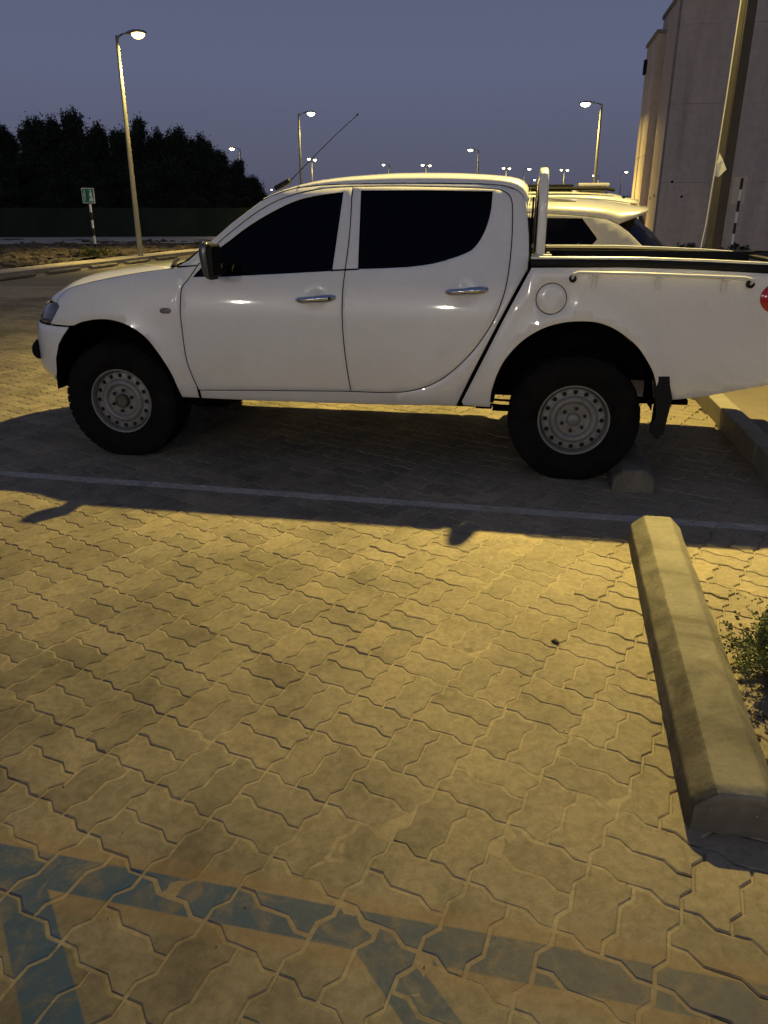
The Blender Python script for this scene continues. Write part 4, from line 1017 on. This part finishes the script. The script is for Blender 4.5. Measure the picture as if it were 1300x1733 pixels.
# lamps of the rows behind the camera, mirrored in the doors
for (lx, ly, wt, mir) in ((-10.6, -31.5, 1280, 'front door'), (-1.0, -34.0, 1280, 'rear door'), (10.0, -26.0, 420, 'bed side')):
    p = L2W(lx, ly); t = street_lamp(p.x, p.y, A_ + R(90), 'street lamp of the row behind the camera, mirrored in the ' + mir, watt=wt, col=(1.0, .93, .79), big=1.5, flat_=True)
# near lamp column
pl = L2W(4.55, 4.40); hx = L2W(3.72, 4.05)
col_ = empty('lamp_column', pl, TANG); tag(col_, 'thick square lamp column in front of the building wall, beyond the pickup bed', 'lamp column')
b = MB(); b.lathe([(.084, 0.0), (.081, .4), (.077, 3.6), (.072, 7.2), (.001, 7.22)], 4, Matrix.Rotation(R(-19.2), 4, 'Z')); b.build('column', m_poleL, col_)
b = MB(); b.lathe([(.15, .10), (.15, .13), (.09, .14)], 8); b.build('base_plate', m_poleL, col_)
hv = Vector((-(4.55 - 3.72), -(4.40 - 4.05), 0)); hl_ = hv.length; ha = math.atan2(hv.y, hv.x)
b = MB(); Mr = Matrix.Rotation(ha, 4, 'Z'); b.tube([Mr @ Vector(p) for p in ((0, 0, 7.1), (.1, 0, 7.2), (.3, 0, 7.26), (hl_ - .30, 0, 7.30))], .03, 8); b.build('arm', m_pole, col_)
hd = bpy.data.objects.new('lamp_head', lamp_me['head']); link(hd, col_); hd.rotation_euler = (0, 0, ha); hd.location = (math.cos(ha) * (hl_ - .76), math.sin(ha) * (hl_ - .76), .24)
ls = bpy.data.objects.new('lens', lamp_me['lens']); link(ls, hd)
ld = bpy.data.lights.new('lamp_light', 'POINT'); ld.shadow_soft_size = .075; ld.energy = MAIN_W; ld.color = LAMP_COL
road_light(ld)
lo = bpy.data.objects.new('lamp_light', ld); C.objects.link(lo); lo.parent = col_; lo.location = (hv.x, hv.y, 7.05)
# cord with a white tag
rp0 = L2W(4.475, 4.32, 3.9); 
cr = empty('tagged_cord', L2W(4.45, 4.3), 0); tag(cr, 'thin pale cord with a white cloth tag tied beside the lamp column', 'cord')
def rel(p): return L2W(*p) - cr.location
b = MB(); cordp = [(4.47, 4.34, 5.2), (4.462, 4.33, 3.5), (4.452, 4.31, 2.6), (4.435, 4.28, 1.95), (4.42, 4.26, 1.45), (4.37, 4.22, .9), (4.32, 4.18, .13)]
b.tube([rel(p) for p in cordp], .0055, 6); cd = b.build('cord', m_cloth, cr, smooth=True)
tagp = [(4.452, 4.27, 2.11), (4.49, 4.25, 2.05), (4.535, 4.25, 1.955), (4.475, 4.26, 1.885), (4.437, 4.28, 1.90), (4.44, 4.27, 2.0)]
V = []; 
for dy in (0, .004): V += [rel((x, y + dy + .012 * math.sin(i * 2.1), z)) for i, (x, y, z) in enumerate(tagp)]
n_ = len(tagp); F = [tuple(range(n_)), tuple(range(2 * n_ - 1, n_ - 1, -1))] + [(i, (i + 1) % n_, n_ + (i + 1) % n_, n_ + i) for i in range(n_)]
mesh_obj('cloth_tag', V, F, m_cloth, cr)
# ------------------------------------------------------------------ building
BD = empty('building', L2W(8.05, 32.8), TANG); tag(BD, 'tall plain rendered building with stepped side, right of the lamps', 'building')
def bbox(name, x0, x1, y0, y1, z0, z1, m, bev=.0, par=None):
    b = MB(); b.box(((x0 + x1) / 2, (y0 + y1) / 2, (z0 + z1) / 2), (x1 - x0, y1 - y0, z1 - z0), bev=bev); return b.build(name, m, par or BD)
jz = [0, 2.75, 5.75, 8.60, 9.62]
for i in range(4):
    for k in range(1):
        x0 = 0.0; x1 = 20.0
        bbox('wall_panel', x0 + (.0 if k == 0 else .006), x1 - .006, 0 if k == 0 or True else 0, .22, jz[i] + .004, jz[i + 1] - .004, m_wall, .004)
bbox('wall', .01, 20, .2, 4.30, 0, 9.60, m_wall)
bbox('coping', -.06, 20.1, -.06, 4.36, 9.62, 9.78, m_cop, .02)
bbox('side_wing', -.33, 16, 2.95, 6.3, 0, 8.86, m_wall)
bbox('wing_coping', -.41, 16, 2.88, 6.38, 8.86, 9.0, m_cop, .02)
b = MB(); b.box((-.40, 5.9, 8.0), (.14, .30, .62), bev=.02); b.box((-.36, 5.9, 8.2), (.10, .1, .1)); b.build('wall_lamp_housing', m_black, BD)
for x, z in ((.55, 2.78), (1.02, 2.19)):
    b = MB(); b.lathe([(.001, .006), (.045, .006), (.055, 0)], 14, Matrix.Translation((x, -.004, z)) @ Matrix.Rotation(R(90), 4, 'X')); b.build('wall_vent', m_dark, BD)
for y, z in ((.9, 2.25), (2.0, 2.15)):
    b = MB(); b.box((-.008, y, z), (.02, .10, .10)); b.build('wall_vent', m_dark, BD)
bbox('pilaster_joint', -.336, -.33, 2.95, 6.3, 4.0, 4.03, m_cop); bbox('corner_trim', .0, .10, -.006, .0, 0, 9.6, m_cop)
# ------------------------------------------------------------------ signs
def striped_post(name, x, y, H, r, parent, first_black=False, seg=.25):
    z = 0; k = 0
    while z < H - 1e-3:
        z1 = min(H, z + seg); b = MB(); b.lathe([(r, z), (r, z1)], 14, close=True); b.build('white_band' if (k % 2 == 0) else 'black_band', m_pw if (k % 2 == 0) else m_pb, parent, smooth=False); z = z1; k += 1
sgn = empty('assembly_sign', (-9.93, 27.9, .06), R(-8)); tag(sgn, 'green and white assembly sign on a black and white striped post', 'sign')
striped_post('', 0, 0, 1.80, .038, sgn)
b = MB(); b.box((.0, -.05, 2.02), (.44, .012, .47), bev=.003); pb_ = b.build('sign_plate', m_signw, sgn)
b = MB(); b.box((.0, -.0585, 2.02), (.395, .004, .425)); gp = b.build('sign_field', m_green, pb_)
def flat(pl, y, name, mat, parent):
    Mx = Matrix(((1, 0, 0, 0), (0, 0, 1, y), (0, 1, 0, 0), (0, 0, 0, 1))); b = MB(); b.prism(pl, 0, .002, Mx); return b.build(name, mat, parent)
def circ(cx, cz, r, n=10): return [(cx + r * math.cos(2 * math.pi * k / n), cz + r * math.sin(2 * math.pi * k / n)) for k in range(n)]
# pictogram: walking figures and a corner arrow
m_paleg = M('sign_pale_green', (0.30, 0.52, 0.38), .5)
flat([(-.17, 1.84), (-.11, 1.84), (-.10, 1.97), (-.075, 2.06), (-.09, 2.12), (-.15, 2.13), (-.175, 2.05)], -.0635, 'figure', m_paleg, gp); flat(circ(-.12, 2.165, .03), -.0635, 'figure', m_paleg, gp)
flat([(.03, 1.85), (.175, 1.85), (.175, 1.93), (.10, 1.95), (.04, 1.93)], -.0635, 'figure', m_signw, gp)
flat([(.04, 2.03), (.075, 2.12), (.12, 2.14), (.15, 2.09), (.13, 2.01), (.165, 1.96), (.10, 1.95)], -.0635, 'figure', m_signw, gp); flat(circ(.10, 2.175, .028), -.0635, 'figure', m_signw, gp)
flat([(-.05, 1.86), (-.03, 1.86), (.0, 2.0), (-.02, 2.17), (-.05, 2.17)], -.0635, 'arrow', M('sign_dark_green', (.01, .11, .05), .5), gp)
sr = empty('sign_post', (9.95, 23.2, .12), R(-25)); tag(sr, 'black and white striped post carrying a blank grey sign plate, right of the lamp column', 'sign')
z = 0; k = 0
H_ = 2.32
while z < H_:
    z1 = min(H_, z + .29); b = MB(); b.lathe([(.036, z), (.036, z1)], 14, close=True); b.build('white_band' if k % 2 == 0 else 'black_band', m_pw if k % 2 == 0 else m_pb, sr); z = z1; k += 1
b = MB(); b.box((-.04, .05, 2.02), (.36, .010, .74), bev=.002); b.box((-.04, .035, 2.38), (.36, .03, .016)); b.box((-.212, .035, 2.02), (.014, .03, .74)); b.box((.132, .035, 2.02), (.014, .03, .74)); b.build('sign_plate', m_back, sr)
b = MB(); b.box((-.0, .02, 2.0), (.05, .05, .72), bev=.01); b.build('bracket', m_back, sr)
# ------------------------------------------------------------------ fence, trees
fn_ = empty('screen_fence', (-20, 50.9, 0), R(7.5)); tag(fn_, 'long fence covered with dark green netting in front of the trees', 'fence')
for k in range(-12, 20):
    b = MB(); b.tube([(k * 2.5, 0, 0), (k * 2.5, 0, 1.95)], .03, 6); b.build('fence_post', m_pb, fn_)
    rows = [[Vector((k * 2.5 + 2.5 * i / 14, -.03 + .035 * mn.noise((k * 2.5 + i * .3, z * 2, 1)), .10 + z * 1.72 + .03 * mn.noise((k * 9 + i * .25, 0, 4)) * (z > .9))) for i in range(15)] for z in (0, .25, .5, .75, 1.0)]
    grid('netting_panel', rows, m_net, fn_)
def crown_mesh(seed, H, Rr, nleaf=10500):
    r = np.random.default_rng(seed); Vs = []; F = []; k = 0
    nb = 36; blobs = []
    for _ in range(nb):
        t = r.uniform(.10, 1.0) ** .85; rad = Rr * (1 - t) ** .55 * (0.75 + .5 * r.random()); a = r.uniform(0, 6.28); d = rad * math.sqrt(r.random())
        blobs.append((d * math.cos(a), d * math.sin(a), H * (.12 + .84 * t), Rr * (.22 + .30 * (1 - t)) * r.uniform(.7, 1.2), H * .09 * r.uniform(.7, 1.5)))
    for s in range(3): a = r.uniform(0, 6.28); blobs.append((Rr * .28 * math.cos(a), Rr * .28 * math.sin(a), H * r.uniform(.90, 1.0), Rr * .10, H * .07))
    blobs.append((0, 0, H * .97, Rr * .10, H * .075))
    bl = np.array(blobs); idx = r.integers(0, len(bl), nleaf); bb = bl[idx]
    g = r.normal(0, .5, (nleaf, 3)); p = np.stack([bb[:, 0] + g[:, 0] * bb[:, 3], bb[:, 1] + g[:, 1] * bb[:, 3], bb[:, 2] + g[:, 2] * bb[:, 4]], 1)
    p[:, 2] = np.maximum(p[:, 2], .15)
    dirv = r.normal(0, 1, (nleaf, 3)); dirv[:, 2] = np.abs(dirv[:, 2]) * .8 + .2; dirv /= np.linalg.norm(dirv, axis=1)[:, None]
    sd = np.cross(dirv, r.normal(0, 1, (nleaf, 3))); sd /= np.linalg.norm(sd, axis=1)[:, None]
    L = r.uniform(.12, .27, (nleaf, 1)); Wd = r.uniform(.035, .075, (nleaf, 1))
    V = np.concatenate([p - sd * Wd, p + sd * Wd, p + dirv * L], 0); n = nleaf
    F = np.stack([np.arange(n), np.arange(n) + n, np.arange(n) + 2 * n], 1)
    me = bpy.data.meshes.new('crown'); me.from_pydata(V.tolist(), [], F.tolist()); me.materials.append(m_leaf); return me
CM = [crown_mesh(50 + k, 7.6, 2.35, 13000) for k in range(5)]
def trunk_mesh(seed, H):
    r = random.Random(seed); b = MB(); pts = [Vector((0, 0, 0))]
    for k in range(6): pts.append(pts[-1] + Vector((r.uniform(-.09, .09), r.uniform(-.09, .09), H / 6)))
    b.tube(pts, [.17, .15, .125, .10, .075, .05, .02], 7)
    for k in range(10):
        i = r.randrange(1, 6); a = r.uniform(0, 6.28); p = pts[i]; l = r.uniform(.6, 1.3) * (1 - i / 9); q = p + Vector((math.cos(a) * l, math.sin(a) * l, l * .8)); b.tube([p, p.lerp(q, .5) + Vector((0, 0, -.05)), q], [.05, .035, .012], 5)
    me = bpy.data.meshes.new('trunk'); me.from_pydata(b.V, [], b.F); me.materials.append(m_bark); return me
TM = [trunk_mesh(80 + k, 7.0) for k in range(3)]
def tree(x, y, H, label, k, group='dark trees behind the green fence', wide=1.0):
    H = H * .93
    t = empty('tree', (x, y, 0), random.uniform(0, 6.28)); tag(t, label, 'tree', group)
    s = H / 7.6; t.scale = (s ** .6 * wide, s ** .6 * wide, s)
    for nm, me in (('trunk', TM[k % 3]), ('crown', CM[k % 5])): o = bpy.data.objects.new(nm, me); link(o, t)
    return t
ORD = ['first', 'second', 'third', 'fourth', 'fifth', 'sixth', 'seventh', 'eighth', 'ninth', 'tenth', 'eleventh', 'twelfth', 'thirteenth', 'fourteenth']
tops = [(-30.2, 7.5), (-27.9, 7.45), (-25.6, 7.9), (-23.8, 8.1), (-22.2, 8.35), (-20.9, 7.7), (-19.2, 7.2), (-17.8, 7.9), (-16.3, 7.25), (-14.7, 7.2), (-13.35, 6.9), (-12.1, 5.85), (-10.9, 5.2), (-9.9, 4.2), (-9.1, 3.0)]
where = ['at the left edge of the picture', 'second from the left edge', 'left of the green sign', 'just left of the green sign, with a pointed top', 'behind the green sign, tallest of the row', 'just right of the green sign', 'left of the tall lamp post',
         'behind the tall lamp post', 'just right of the tall lamp post', 'midway between the tall lamp post and the next lamp', 'last high tree before the row drops', 'first of the low trees at the right', 'left of the lamp at the right end of the trees', 'behind the lamp at the right end of the trees', 'smallest, at the right end of the row']
for k, ((x, H), wl_) in enumerate(zip(tops, where)): tree(x, 62 + random.uniform(-1, 1), H, 'dark feathery tree ' + wl_, k)
for k in range(19):
    x = -33 + k * 1.25; Hm = np.interp(x, [a for a, _ in tops], [h for _, h in tops]); tree(x * 1.07, 66 + random.uniform(-1, 1), Hm * random.uniform(.88, 1.0), 'dark tree of the second row, hidden behind the front trees', k + 2, 'second row of dark trees')
for k in range(14):
    x = -31 + k * 1.65; tree(x, 58.5 + random.uniform(-.8, .8), random.uniform(3.6, 5.2) * (1 if x < -14 else .7), 'low dark tree just behind the green fence, ' + ORD[k] + ' from the left edge', k + 1, 'low dark trees close behind the fence', 1.15)
tree(34.5, 96, 5.6, 'dark round bush-like tree against the sky, left of the building', 3, 'low trees beside the building', 1.9); tree(31.5, 100, 4.6, 'lower dark tree left of the building, in front of the dusk sky', 1, 'low trees beside the building', 1.6); tree(29.5, 112, 4.4, 'faint dark tree right of the roof rack, farthest from the building', 2, 'low trees beside the building', 1.5)
# ------------------------------------------------------------------ plants
def bush(name, loc, n, rad, H, leaf, label, cat, mat, twigs=40, seed=3, lean=(0, 0)):
    r = np.random.default_rng(seed); t = empty(name, loc); tag(t, label, cat); b = MB(); tips = []
    for k in range(twigs):
        a = r.uniform(0, 6.28); e = r.uniform(.35, 1.35); l = r.uniform(.5, 1.0); d = Vector((math.cos(a) * math.cos(e) * rad * 1.3, math.sin(a) * math.cos(e) * rad * 1.3, math.sin(e) * H)) * l + Vector((lean[0], lean[1], 0)) * l
        mid = d * .5 + Vector((r.uniform(-.02, .02), r.uniform(-.02, .02), .015)); b.tube([(0, 0, 0), mid, d], [.0035, .0022, .001], 4, cap=False); tips.append((mid, d))
        for q in range(4):
            s_ = mid.lerp(d, r.random()); e2 = s_ + Vector(r.normal(0, .035, 3)); b.tube([s_, e2], [.0014, .0006], 3, cap=False); tips.append((s_, e2))
    b.build('stems', m_twig, t)
    V = []; F = []
    for k in range(n):
        m_, d = tips[r.integers(0, len(tips))]; p = Vector(m_).lerp(Vector(d), r.uniform(-.1, 1.05)) + Vector(r.normal(0, .007, 3))
        dv = Vector(r.normal(0, 1, 3)); dv.z = abs(dv.z) * .7 + .1; dv.normalize(); sd = dv.cross(Vector(r.normal(0, 1, 3))).normalized(); l = leaf * r.uniform(.5, 1.2); i = len(V)
        V += [p, p + dv * l * .5 + sd * l * .26, p + dv * l, p + dv * l * .5 - sd * l * .26]; F.append((i, i + 1, i + 2, i + 3))
    mesh_obj('leaves', V, F, mat, t); return t
bush('green_bush', (1.405, 2.36, 0.0), 9500, .215, .265, .014, 'small leafy green bush growing beside the near wheel stop', 'bush', m_bush, 70)
bush('verge_shrub', L2W(-11.9, 21.0, .12), 2200, .75, .42, .07, 'low yellowish green shrub on the stony verge beside the tall lamp post', 'shrub', m_shrub, 40, 5)
for k in range(7):
    bush('wall_plant', L2W(8.5 + k * .55 + .2 * (k % 2), 32.3, .0), 260, .25, .30 + .08 * (k % 3), .08, 'low dark plant at the foot of the building wall, ' + ORD[k] + ' from its left corner', 'plant', m_leaf, 14, 20 + k)['group'] = 'low plants along the foot of the building'
